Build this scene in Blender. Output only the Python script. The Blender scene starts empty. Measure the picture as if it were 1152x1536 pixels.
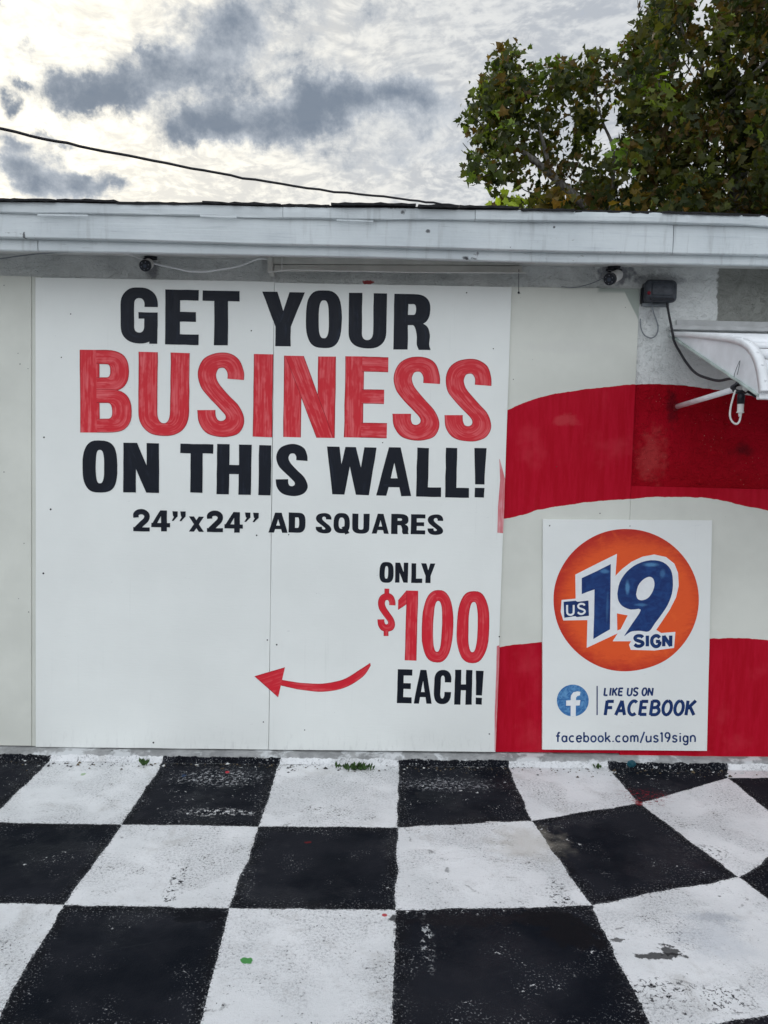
import bpy, bmesh, math, random
from mathutils import Vector, Matrix
from mathutils.geometry import tessellate_polygon
from mathutils import noise as mnoise

random.seed(7)
S = bpy.context.scene
COL = S.collection
RAD = math.radians

# ------------------------------------------------------------------ camera
CAM = Vector((1.745, -4.016, 1.529))
PITCH, YAW, ROLL, FPX = -0.05008, 0.01616, 0.01937, 1154.0
fwd = Vector((math.sin(YAW)*math.cos(PITCH), math.cos(YAW)*math.cos(PITCH), math.sin(PITCH)))
rgt = Vector((math.cos(YAW), -math.sin(YAW), 0))
upv = rgt.cross(fwd)
r2 = math.cos(ROLL)*rgt + math.sin(ROLL)*upv
u2 = -math.sin(ROLL)*rgt + math.cos(ROLL)*upv
cd = bpy.data.cameras.new('camera')
cam = bpy.data.objects.new('camera', cd); COL.objects.link(cam)
m = Matrix.Identity(4)
for i in range(3):
    m[i][0], m[i][1], m[i][2], m[i][3] = r2[i], u2[i], -fwd[i], CAM[i]
cam.matrix_world = m
cd.sensor_fit = 'HORIZONTAL'; cd.sensor_width = 36.0; cd.lens = FPX/1152*36
cd.clip_start = 0.05; cd.clip_end = 2000
S.camera = cam

# ------------------------------------------------------------------ world, sun, exposure
SUN_AZ, SUN_EL = RAD(-25), RAD(27)          # azimuth from +Y towards +X
EXPOSURE = 0.38
S.view_settings.view_transform = 'Standard'; S.view_settings.look = 'None'
S.view_settings.exposure = EXPOSURE; S.view_settings.gamma = 1.0
SKY_GAIN = 1.0        # luminance of the cloud sheet
BACK_GAIN = 1.15      # extra brightness given to unseen sky behind the camera, to light the wall
ld = bpy.data.lights.new('sun', 'SUN'); ld.energy = 0.6; ld.angle = RAD(14); ld.color = (1, .93, .82)
sun = bpy.data.objects.new('sun', ld); COL.objects.link(sun)
sdir = Vector((math.sin(SUN_AZ)*math.cos(SUN_EL), math.cos(SUN_AZ)*math.cos(SUN_EL), math.sin(SUN_EL)))
sun.rotation_euler = sdir.to_track_quat('Z', 'Y').to_euler()

def ray(px, py):
    return ((px-576)*r2 - (py-768)*u2 + FPX*fwd).normalized()
def wy(px, py, Y=0.0):
    d = ray(px, py); return CAM + d*((Y-CAM.y)/d.y)
def gz(px, py, Z=0.0):
    d = ray(px, py); return CAM + d*((Z-CAM.z)/d.z)
def wx(px, py, X):
    d = ray(px, py); return CAM + d*((X-CAM.x)/d.x)

class G:
    """tiny helper for shader trees"""
    def __init__(self, tree):
        self.t = tree; self.N = tree.nodes; self.L = tree.links
    def put(self, sock, v):
        if v is None: return
        if isinstance(v, bpy.types.NodeSocket): self.L.new(v, sock)
        else:
            if sock.type == 'RGBA' and len(v) == 3: v = (*v, 1)
            sock.default_value = v
    def n(self, typ, **kw):
        nd = self.N.new(typ)
        for k, v in kw.items(): setattr(nd, k, v)
        return nd
    def m(self, op, a, b=None, c=None, clamp=False):
        nd = self.n('ShaderNodeMath', operation=op, use_clamp=clamp)
        for i, v in enumerate((a, b, c)): self.put(nd.inputs[i], v)
        return nd.outputs[0]
    def v(self, op, a, b=None, s=None):
        nd = self.n('ShaderNodeVectorMath', operation=op)
        self.put(nd.inputs[0], a); self.put(nd.inputs[1], b)
        if s is not None: self.put(nd.inputs[3], s)
        return nd.outputs[1] if op in ('LENGTH', 'DISTANCE', 'DOT_PRODUCT') else nd.outputs[0]
    def mix(self, f, a, b):
        nd = self.n('ShaderNodeMix', data_type='RGBA')
        self.put(nd.inputs[0], f); self.put(nd.inputs[6], a); self.put(nd.inputs[7], b)
        return nd.outputs[2]
    def noise(self, vec, scale, detail=4, rough=.55, dist=0.0, col=False):
        nd = self.n('ShaderNodeTexNoise')
        self.put(nd.inputs['Vector'], vec); nd.inputs['Scale'].default_value = scale
        nd.inputs['Detail'].default_value = detail; nd.inputs['Roughness'].default_value = rough
        nd.inputs['Distortion'].default_value = dist
        return nd.outputs[1] if col else nd.outputs[0]
    def vor(self, vec, scale, feature='F1', rnd=1.0):
        nd = self.n('ShaderNodeTexVoronoi', feature=feature)
        self.put(nd.inputs['Vector'], vec); nd.inputs['Scale'].default_value = scale
        nd.inputs['Randomness'].default_value = rnd
        return nd.outputs
    def mr(self, x, a, b, lo=0.0, hi=1.0, smooth=True):
        nd = self.n('ShaderNodeMapRange', interpolation_type='SMOOTHSTEP' if smooth else 'LINEAR')
        for i, v in enumerate((x, a, b, lo, hi)): self.put(nd.inputs[i], v)
        return nd.outputs[0]
    def sep(self, vec):
        nd = self.n('ShaderNodeSeparateXYZ'); self.put(nd.inputs[0], vec); return nd.outputs
    def comb(self, x, y, z):
        nd = self.n('ShaderNodeCombineXYZ')
        for i, v in enumerate((x, y, z)): self.put(nd.inputs[i], v)
        return nd.outputs[0]
    def mapping(self, vec, scale):
        nd = self.n('ShaderNodeMapping'); self.put(nd.inputs[0], vec); nd.inputs[3].default_value = scale
        return nd.outputs[0]
    def curve(self, x, pts):
        """piecewise curve through pts = [(x,y)], any range"""
        xs = [p[0] for p in pts]; ys = [p[1] for p in pts]
        x0, x1, y0, y1 = min(xs), max(xs), min(ys), max(ys)
        if y1-y0 < 1e-6: y1 = y0+1e-3
        u = self.mr(x, x0, x1, 0, 1, False)
        nd = self.n('ShaderNodeFloatCurve'); cm = nd.mapping; c = cm.curves[0]
        P = sorted(((a-x0)/(x1-x0), (b-y0)/(y1-y0)) for a, b in pts)
        c.points[0].location = P[0]; c.points[1].location = P[-1]
        for p in P[1:-1]: c.points.new(*p)
        cm.update(); self.put(nd.inputs[1], u)
        return self.mr(nd.outputs[0], 0, 1, y0, y1, False)
    def spot(self, pos, center, radii, jag=.35, scale=30.0, soft=.15):
        """a blotch with a ragged rim round a fixed point of the place: 1 inside"""
        d = self.v('SUBTRACT', pos, tuple(center))
        d = self.v('DIVIDE', d, tuple(radii))
        l = self.v('LENGTH', d)
        nz = self.noise(pos, scale, 3)
        l = self.m('ADD', l, self.m('MULTIPLY', self.m('SUBTRACT', nz, .5), jag*3))
        return self.mr(l, 1-soft, 1+soft, 1, 0)

def material(name):
    mt = bpy.data.materials.new(name); mt.use_nodes = True
    t = mt.node_tree; t.nodes.clear(); g = G(t)
    out = g.n('ShaderNodeOutputMaterial'); b = g.n('ShaderNodeBsdfPrincipled')
    g.L.new(b.outputs[0], out.inputs[0]); g.b = b; g.out = out
    g.pos = g.n('ShaderNodeNewGeometry').outputs['Position']
    return mt, g
def finish(g, color, rough=.6, bump=None, strength=.3, dist=.003, metal=0, spec=None):
    b = g.b
    g.put(b.inputs['Base Color'], color); g.put(b.inputs['Roughness'], rough); g.put(b.inputs['Metallic'], metal)
    b.inputs['Specular IOR Level'].default_value = .22 if spec is None else spec
    if bump is not None:
        nd = g.n('ShaderNodeBump'); nd.inputs['Strength'].default_value = strength; nd.inputs['Distance'].default_value = dist
        g.put(nd.inputs['Height'], bump); g.L.new(nd.outputs[0], b.inputs['Normal'])
def simple(name, col, rough=.5, var=.15, scale=25, metal=0, bump=.15, spec=None):
    mt, g = material(name)
    nz = g.noise(g.pos, scale, 5)
    c = g.mix(g.mr(nz, .3, .75), tuple(x*(1-var) for x in col), tuple(min(1, x*(1+var)) for x in col))
    finish(g, c, g.mr(nz, .3, .7, rough-.07, rough+.07), g.noise(g.pos, scale*4, 3), bump, .002, metal, spec)
    return mt

def build_world():
    W = bpy.data.worlds.new('World'); S.world = W; W.use_nodes = True
    t = W.node_tree; t.nodes.clear(); g = G(t)
    out = g.n('ShaderNodeOutputWorld'); bg = g.n('ShaderNodeBackground'); g.L.new(bg.outputs[0], out.inputs[0])
    sky = g.n('ShaderNodeTexSky'); sky.sky_type = 'NISHITA'; sky.sun_disc = False
    sky.sun_elevation = SUN_EL; sky.sun_rotation = SUN_AZ
    d = g.n('ShaderNodeTexCoord').outputs['Generated']
    d = g.v('NORMALIZE', d)
    x, y, z = g.sep(d)
    zc = g.m('ADD', g.m('MAXIMUM', z, 0.0), .12)
    flat = g.comb(g.m('DIVIDE', x, zc), g.m('DIVIDE', y, zc), 0.0)       # the cloud sheet, far overhead
    # ripple of the high thin sheet
    warp = g.v('MULTIPLY_ADD', g.noise(flat, 3.0, 3, .5, 0, True), (.24, .24, 0))
    nd = warp.node; nd.inputs[2].default_value = (-.12, -.12, 0)
    fl2 = g.v('ADD', flat, warp)
    rip = g.m('ADD', g.m('MULTIPLY', g.noise(g.mapping(fl2, (1.0, 1.3, 1)), 17.0, 5, .6), .6), g.m('MULTIPLY', g.noise(g.mapping(fl2, (1.2, 1.0, 1)), 40.0, 4, .6), .4))
    big = g.noise(fl2, 2.2, 5, .55)
    # heavier low clouds: blobs at fixed azimuth / elevation
    az = g.m('ARCTAN2', x, y); el = g.m('ARCSINE', z)
    wn = g.v('SUBTRACT', g.noise(d, 9.0, 8, .62, 0, True), (.5, .5, .5))
    wx_, wy_, wz_ = g.sep(wn)
    az2 = g.m('MULTIPLY_ADD', wx_, .16, az); el2 = g.m('MULTIPLY_ADD', wy_, .12, el)
    blobs = [(120,128,62,22,1),(185,112,60,30,1),(232,70,26,30,.9),(285,84,56,24,.9),(350,56,56,36,.85),(420,10,75,34,.7),
             (292,192,58,20,1),(350,186,70,34,1),(440,172,110,44,1.1),(530,152,105,30,1),(620,140,70,22,.75),(640,222,70,26,.5),(560,235,60,16,.3),
             (20,250,30,24,.9),(62,262,48,24,.95),(122,266,26,14,.8),(168,270,18,14,.75),(46,214,28,14,.75),
             (84,193,24,8,.8),(4,143,14,14,.8),(22,106,14,9,.7),(2,18,12,16,.7),(55,74,14,8,.55),(560,40,26,14,.35),(130,20,30,14,.3),
             (760,60,60,18,.3),(500,62,110,30,.38),(620,24,80,24,.36),(90,36,70,20,.4),(700,200,60,26,.4),(600,262,110,18,.38),(230,14,60,18,.35),(840,60,60,20,.3),(-120,180,90,30,.9),(-220,60,120,40,.8),(420,-120,180,50,.8),(800,-140,200,60,.6)]
    acc = None
    for cx, cy, rx, ry, st in blobs:
        dr = ray(cx, cy); a0 = math.atan2(dr.x, dr.y); e0 = math.asin(dr.z)
        u = g.m('MULTIPLY', g.m('SUBTRACT', az2, a0), 1154/(rx*1.0)*math.cos(e0)); w = g.m('MULTIPLY', g.m('SUBTRACT', el2, e0), 1154/(ry*1.0))
        q = g.m('MULTIPLY_ADD', w, w, g.m('MULTIPLY', u, u))
        b = g.m('MULTIPLY', g.m('EXPONENT', g.m('MULTIPLY', q, -1.0)), st*1.25)
        acc = b if acc is None else g.m('ADD', acc, b)
    # cumulus over the rest of the sky, all round
    rest = g.mr(g.noise(fl2, 1.1, 6, .6), .55, .72)
    away = g.mr(y, .5, -.1)
    acc = g.m('ADD', acc, g.m('MULTIPLY', g.m('MULTIPLY', rest, away), .5))
    fluff = g.noise(d, 27.0, 9, .68)
    torn = g.noise(g.mapping(d, (1, 1, 1.7)), 11.0, 9, .68, .4)
    acc = g.m('MULTIPLY_ADD', g.m('SUBTRACT', fluff, .5), 1.5, acc)
    acc = g.m('MULTIPLY_ADD', g.m('SUBTRACT', torn, .5), 1.6, acc)
    dark = g.mr(acc, .28, 1.35)
    # glow round the hidden sun
    sd = g.v('DOT_PRODUCT', d, tuple(ray(30, 150)))
    glow = g.m('POWER', g.m('MAXIMUM', sd, 0.0), 15.0)
    white = g.mix(glow, (.535, .555, .575), (1.05, .99, .84))
    grey = g.mix(glow, (.36, .39, .435), (.74, .71, .635))
    k = g.m('ADD', g.m('MULTIPLY', rip, .8), g.m('MULTIPLY', big, .55))
    sheet = g.mix(g.mr(k, .57, .76), grey, white)
    puff = g.m('ADD', g.m('MULTIPLY', g.noise(g.mapping(d, (1, 1, 1.5)), 8.0, 7, .6, .3), .7), g.m('MULTIPLY', fluff, .3))
    core = g.mix(g.mr(g.m('ADD', g.m('MULTIPLY', acc, .22), puff), .52, 1.0), (.44, .475, .52), (.145, .182, .238))
    cloud = g.mix(g.m('MULTIPLY', dark, .96), sheet, core)
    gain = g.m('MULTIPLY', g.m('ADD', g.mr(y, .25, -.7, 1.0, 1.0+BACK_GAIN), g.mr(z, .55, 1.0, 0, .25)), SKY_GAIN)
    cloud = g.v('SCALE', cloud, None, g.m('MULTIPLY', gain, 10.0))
    cover = g.mr(g.m('ADD', k, g.m('MULTIPLY', glow, .4)), .40, .56, .45, 1.0)
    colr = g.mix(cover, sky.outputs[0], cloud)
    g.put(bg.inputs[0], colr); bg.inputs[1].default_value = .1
    W.cycles.sampling_method = 'MANUAL'; W.cycles.sample_map_resolution = 1024
build_world()

# ------------------------------------------------------------------ object helpers
def link(name, me, mat=None, parent=None, label=None):
    o = bpy.data.objects.new(name, me); COL.objects.link(o)
    if mat is not None:
        for mm in (mat if isinstance(mat, (list, tuple)) else [mat]): me.materials.append(mm)
    if parent is not None:
        o.parent = parent; o.matrix_parent_inverse = parent.matrix_world.inverted() if False else Matrix.Translation(-Vector(parent.location))
    if label: o['label'] = label
    return o
def thing(name, label, cat, loc=(0, 0, 0), group=None):
    o = bpy.data.objects.new(name, None); COL.objects.link(o); o.location = loc; o.empty_display_size = .1
    return tag(o, label, cat, group)
def tag(o, label, cat, group=None):
    o['label'] = label; o['category'] = cat
    if group: o['group'] = group
    return o
def struct(o, label=None, kind='structure'):
    o['kind'] = kind
    if label: o['label'] = label
    return o
def mesh(name, verts, faces, smooth=False):
    me = bpy.data.meshes.new(name); me.from_pydata([tuple(v) for v in verts], [], faces); me.update()
    if smooth:
        for p in me.polygons: p.use_smooth = True
    return me
def bm_mesh(name, bm, smooth=False):
    me = bpy.data.meshes.new(name); bmesh.ops.recalc_face_normals(bm, faces=bm.faces[:]); bm.to_mesh(me); bm.free()
    if smooth:
        for p in me.polygons: p.use_smooth = True
    return me
def add_box(bm, x0, x1, y0, y1, z0, z1, bev=0.0, seg=2):
    r = bmesh.ops.create_cube(bm, size=1.0)
    vs = r['verts']
    for v in vs:
        v.co = Vector((x0+(v.co.x+.5)*(x1-x0), y0+(v.co.y+.5)*(y1-y0), z0+(v.co.z+.5)*(z1-z0)))
    if bev:
        es = list({e for v in vs for e in v.link_edges})
        bmesh.ops.bevel(bm, geom=es, offset=bev, segments=seg, affect='EDGES', profile=.5)
def add_tube(bm, pts, r, seg=10, caps=True):
    pts = [Vector(p) for p in pts]; n = len(pts)
    rs = r if isinstance(r, (list, tuple)) else [r]*n
    rings = []; prev = None
    for i, p in enumerate(pts):
        t = (pts[min(i+1, n-1)]-pts[max(i-1, 0)]).normalized()
        a = prev if prev is not None else (Vector((0, 0, 1)) if abs(t.z) < .9 else Vector((1, 0, 0)))
        a = (a - t*a.dot(t)).normalized(); prev = a; b = t.cross(a)
        rings.append([bm.verts.new(p+rs[i]*(math.cos(2*math.pi*k/seg)*a+math.sin(2*math.pi*k/seg)*b)) for k in range(seg)])
    for i in range(n-1):
        for k in range(seg):
            bm.faces.new((rings[i][k], rings[i][(k+1) % seg], rings[i+1][(k+1) % seg], rings[i+1][k]))
    if caps:
        bm.faces.new(rings[0][::-1]); bm.faces.new(rings[-1])
def catmull(pts, k=6):
    pts = [Vector(p) for p in pts]; out = []
    for i in range(len(pts)-1):
        p0 = pts[max(i-1, 0)]; p1 = pts[i]; p2 = pts[i+1]; p3 = pts[min(i+2, len(pts)-1)]
        for j in range(k):
            t = j/k
            out.append(.5*((2*p1)+(p2-p0)*t+(2*p0-5*p1+4*p2-p3)*t*t+(3*p1-p0-3*p2+p3)*t**3))
    out.append(pts[-1]); return out
def tube_obj(name, pts, r, mat, parent=None, seg=10, k=6, wob=0.0):
    bm = bmesh.new(); P = catmull(pts, k) if k else pts
    if wob:
        P = [p+wob*Vector(mnoise.noise_vector(p*14)) for p in P]
    add_tube(bm, P, r, seg); return link(name, bm_mesh(name, bm, True), mat, parent)
def interp(poly, x):
    if x <= poly[0][0]: a, b = poly[0], poly[1]
    elif x >= poly[-1][0]: a, b = poly[-2], poly[-1]
    else:
        for a, b in zip(poly, poly[1:]):
            if a[0] <= x <= b[0]: break
    return a[1]+(b[1]-a[1])*(x-a[0])/(b[0]-a[0])

# depth layout of the facade (world Y, camera side negative)
Y_WALL, Y_PANEL, Y_BOARD = .035, .013, 0.0
X_SEAM = .5*(wy(410, 423).x + wy(404.5, 1125).x)

# ------------------------------------------------------------------ materials of the facade
def xz(pts, Y=Y_PANEL):
    return [(wy(a, b, Y).x, wy(a, b, Y).z) for a, b in pts]
UP_TOP = xz([(740,622),(761.5,614.4),(811.5,595.8),(858,586.8),(901,581.5),(951,576.8),(986.8,575.4),(1019,577),(1062,582),(1083,585),(1152,598),(1280,632)])
UP_BOT = xz([(740,781),(756.8,778),(775.8,774.6),(811.5,764),(850.9,757.8),(890,752.4),(943.9,748.8),(986.8,745),(1047.6,746),(1083,751),(1115.5,758.5),(1152,766),(1280,800)])
LOW_TOP = xz([(740,972),(775,967),(815,963),(900,958),(1000,957),(1065,958),(1110,957),(1152,960),(1280,964)])

def stripe_mask(g):
    x, y, z = g.sep(g.pos)
    wob = g.m('MULTIPLY', g.m('SUBTRACT', g.noise(g.pos, 22, 3), .5), .012)
    z = g.m('ADD', z, wob)
    a = g.curve(x, UP_TOP); b = g.curve(x, UP_BOT); c = g.curve(x, LOW_TOP)
    up = g.m('MULTIPLY', g.mr(g.m('SUBTRACT', a, z), -.0015, .0015), g.mr(g.m('SUBTRACT', z, b), -.0015, .0015))
    lo = g.mr(g.m('SUBTRACT', c, z), -.0015, .0015)
    right = g.mr(x, wy(735, 800).x, wy(735, 800).x+.002)
    return g.m('MULTIPLY', g.m('MAXIMUM', up, lo), right)

def mat_panel():
    mt, g = material('painted_panel')
    grain = g.noise(g.mapping(g.pos, (3, 3, 40)), 3, 6, .6)
    grain_v = g.noise(g.mapping(g.pos, (60, 60, 2.0)), 2, 5, .6)
    blot = g.noise(g.pos, 2.2, 5, .6)
    white = g.mix(g.mr(blot, .3, .72), (.61, .62, .565), (.69, .70, .64))
    white = g.mix(g.mr(grain, .62, .85, 0, .35), white, (.60, .61, .60))
    # smears and scuffs of old paint
    white = g.mix(g.m('MULTIPLY', g.spot(g.pos, wy(855, 520, Y_PANEL), (.22, .1, .03), .5, 14, .5), .22), white, (.58, .57, .55))
    sp = g.vor(g.pos, 42)[0]
    speck = g.m('MULTIPLY', g.mr(sp, .05, .07, 1, 0), g.mr(g.noise(g.pos, 5, 2), .60, .66))
    white = g.mix(speck, white, (.25, .25, .24))
    green = None
    # bare grey-green corner at the upper right
    x, y, z = g.sep(g.pos)
    c0 = wy(958, 432, Y_PANEL)
    corner = g.m('SUBTRACT', g.m('ADD', g.m('MULTIPLY', g.m('SUBTRACT', x, c0.x), 1.0), g.m('MULTIPLY', g.m('SUBTRACT', z, c0.z), .55)), -.085)
    corner2 = g.m('MINIMUM', g.m('SUBTRACT', z, c0.z-.035), g.m('SUBTRACT', x, c0.x-.22))
    cm = g.m('MULTIPLY', g.m('MAXIMUM', g.mr(corner, -.004, .004), g.mr(corner2, .0, .022)), g.mr(x, c0.x+.012, c0.x+.01))
    white = g.mix(g.m('MULTIPLY', cm, .85), white, (.30, .345, .31))
    red1 = g.mix(g.mr(g.noise(g.mapping(g.pos, (30, 30, 4)), 1.4, 6, .6), .35, .7), (.40, .0012, .013), (.46, .004, .022))
    red1 = g.mix(g.mr(g.noise(g.pos, 3.2, 4, .6), .55, .75, 0, .45), red1, (.52, .035, .055))
    red = g.mix(g.m('MULTIPLY', g.spot(g.pos, wy(848, 630, Y_PANEL), (.07, .02, .03), .6, 25, .4), .35), red1, (.55, .08, .09))
    col = g.mix(stripe_mask(g), white, red)
    h = g.m('ADD', g.m('MULTIPLY', grain, .5), g.m('MULTIPLY', grain_v, .6))
    h = g.m('ADD', h, g.m('MULTIPLY', g.noise(g.pos, 160, 3), .35))
    finish(g, col, g.mr(blot, .3, .7, .5, .64), h, .22, .003, spec=.10)
    return mt
def mat_stucco():
    mt, g = material('painted_stucco')
    big = g.noise(g.pos, 3.0, 6, .62); tr = g.noise(g.pos, 11, 6, .62, 1.6); fine = g.noise(g.pos, 90, 4, .6)
    white = g.mix(g.mr(big, .32, .7), (.64, .665, .655), (.79, .805, .79))
    # dirty grey grime close under the eave
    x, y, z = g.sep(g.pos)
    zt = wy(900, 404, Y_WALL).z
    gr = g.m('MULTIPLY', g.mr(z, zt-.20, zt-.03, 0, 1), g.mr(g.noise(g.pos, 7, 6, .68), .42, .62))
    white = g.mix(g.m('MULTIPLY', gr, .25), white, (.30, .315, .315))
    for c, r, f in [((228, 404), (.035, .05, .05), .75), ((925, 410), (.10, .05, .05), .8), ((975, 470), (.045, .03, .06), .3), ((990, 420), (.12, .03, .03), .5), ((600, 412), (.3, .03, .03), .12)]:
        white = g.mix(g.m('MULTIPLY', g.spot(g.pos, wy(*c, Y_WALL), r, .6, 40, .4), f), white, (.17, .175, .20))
    # older unpainted patch at the far right
    xp = wy(1075, 450, Y_WALL).x
    pm = g.m('MULTIPLY', g.mr(g.m('MULTIPLY_ADD', g.m('SUBTRACT', g.noise(g.pos, 18, 3), .5), .05, x), xp-.004, xp+.004), g.mr(z, wy(1100, 500, Y_WALL).z, wy(1100, 497, Y_WALL).z))
    white = g.mix(pm, white, g.mix(g.mr(tr, .35, .65), (.24, .245, .225), (.31, .315, .29)))
    # red wave over rough plaster, flaking in specks
    white = g.mix(g.m('MULTIPLY', g.spot(g.pos, wy(552, 423.5, Y_WALL), (.028, .03, .010), .6, 45, .2), .9), white, (.36, .012, .014))
    red = g.mix(g.mr(big, .35, .68), (.30, .0010, .007), (.39, .0018, .013))
    fl = g.m('MULTIPLY', g.mr(g.noise(g.mapping(g.pos, (1, 1, 1)), 110, 3, .7), .66, .70), g.mr(g.noise(g.pos, 9, 3), .52, .62))
    red = g.mix(g.m('MULTIPLY', fl, .8), red, (.55, .40, .33))
    red = g.mix(g.m('MULTIPLY', g.spot(g.pos, wy(977, 685, Y_WALL), (.06, .03, .12), .9, 22, .6), .5), red, (.50, .06, .06))
    red = g.mix(g.m('MULTIPLY', g.spot(g.pos, wy(1008, 610, Y_WALL), (.03, .03, .08), .9, 30, .6), .7), red, (.08, .004, .008))
    red = g.mix(g.m('MULTIPLY', g.spot(g.pos, wy(1112, 675, Y_WALL), (.05, .03, .035), .9, 22, .8), .75), red, (.09, .004, .008))
    col = g.mix(stripe_mask(g), white, red)
    tr2 = g.noise(g.mapping(g.pos, (1, 1, 1.6)), 30, 4, .6, 2.2)
    h = g.m('ADD', g.m('MULTIPLY', tr, .8), g.m('ADD', g.m('MULTIPLY', fine, .15), g.m('MULTIPLY', g.mr(tr2, .5, .8), .24)))
    h = g.m('SUBTRACT', h, g.m('MULTIPLY', g.mr(g.vor(g.v('ADD', g.pos, g.v('SCALE', g.noise(g.pos, 9, 3, .5, 0, True), None, .12)), 3.1, 'DISTANCE_TO_EDGE')[0], 0, .006, 1, 0), .10))
    finish(g, col, .68, h, 1.0, .016, spec=.08)
    return mt
def mat_board(name='white_board_paint', tint=(.80, .822, .795)):
    mt, g = material(name)
    roll = g.noise(g.mapping(g.pos, (9, 9, 60)), 1.5, 5, .6); blot = g.noise(g.pos, 1.6, 5, .6)
    c = g.mix(g.mr(blot, .3, .72), tuple(t*.94 for t in tint), tint)
    c = g.mix(g.mr(roll, .6, .8, 0, .25), c, tuple(t*.9 for t in tint))
    sp = g.vor(g.pos, 30)[0]
    speck = g.m('MULTIPLY', g.mr(sp, .045, .06, 1, 0), g.mr(g.noise(g.pos, 4, 2), .64, .68))
    c = g.mix(g.m('MULTIPLY', speck, .6), c, (.22, .23, .24))
    sm = g.mr(g.noise(g.mapping(g.pos, (4, 4, 9)), 2, 6, .7, .8), .68, .78, 0, .35)
    c = g.mix(sm, c, (.60, .62, .63))
    # splashed dirt along the foot
    x, y, z = g.sep(g.pos)
    ft = g.m('MULTIPLY', g.mr(z, .20, .06, 0, 1), g.mr(g.noise(g.mapping(g.pos, (22, 22, 5)), 2, 5, .7), .5, .75))
    c = g.mix(g.m('MULTIPLY', ft, .45), c, (.50, .51, .50))
    run = g.m('MULTIPLY', g.mr(g.noise(g.mapping(g.pos, (38, 38, 1.1)), 1.0, 4, .6), .60, .72), g.mr(g.noise(g.pos, 1.3, 3), .46, .60))
    c = g.mix(g.m('MULTIPLY', run, .16), c, (.50, .52, .50))
    scuff = g.m('MULTIPLY', g.mr(g.noise(g.mapping(g.pos, (26, 26, 90)), 1.0, 4, .7, .5), .66, .72), g.mr(g.noise(g.pos, 2.6, 3), .54, .62))
    c = g.mix(g.m('MULTIPLY', scuff, .5), c, (.45, .46, .47))
    x2 = g.m('SUBTRACT', x, g.m('MULTIPLY', z, .25))
    fan = g.m('MULTIPLY', g.m('SINE', g.m('MULTIPLY', x2, 330.0)), g.m('MULTIPLY', g.mr(z, .17, .09), g.mr(g.noise(g.mapping(g.pos, (1, 0, 0)), 2.6, 2), .50, .58)))
    warp = g.noise(g.pos, 1.7, 2)
    h = g.m('ADD', roll, g.m('MULTIPLY', g.noise(g.pos, 130, 3), .4))
    h = g.m('ADD', h, g.m('ADD', g.m('MULTIPLY', fan, .45), g.m('MULTIPLY', warp, 9.0)))
    finish(g, c, g.mr(blot, .3, .7, .40, .56), h, .22, .003)
    return mt
def mat_stroke(name, a, b, c_edge=None, edge=.0, rough=.4, lo=.42, hi=.68):
    """hand-brushed enamel: streaks run along each brush stroke (UV u = along, v = across, metres)"""
    mt, g = material(name)
    uvn = g.n('ShaderNodeUVMap'); uvn.uv_map = 'UVMap'; uv = uvn.outputs[0]
    acn = g.n('ShaderNodeUVMap'); acn.uv_map = 'across'; ax_, aw_, _ = g.sep(acn.outputs[0])
    st = g.noise(g.mapping(uv, (5, 120, 1)), 1.0, 4, .6, .1)
    bl = g.noise(g.mapping(uv, (5, 48, 1)), 1.0, 3, .55, .15)
    dab = g.noise(g.mapping(uv, (14, 22, 1)), 1.0, 2, .5)
    k = g.m('ADD', g.m('MULTIPLY', st, .42), g.m('ADD', g.m('MULTIPLY', bl, .42), g.m('MULTIPLY', g.mr(dab, .40, .56), .07)))
    c = g.mix(g.mr(k, lo, hi), a, b)
    thin = g.mr(st, .70, .80, 0, .4)
    c = g.mix(thin, c, tuple(min(1, q*1.35+.01) for q in b))
    if edge:
        de = g.m('MINIMUM', ax_, g.m('SUBTRACT', aw_, ax_)); de = g.m('ADD', de, g.m('MULTIPLY', g.m('SUBTRACT', bl, .5), .006))
        c = g.mix(g.mr(de, .0015, .0055, edge, 0), c, tuple(q*.55 for q in a))
    finish(g, c, g.mr(st, .3, .7, rough-.08, rough+.12), k, .25, .001)
    return mt
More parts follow.
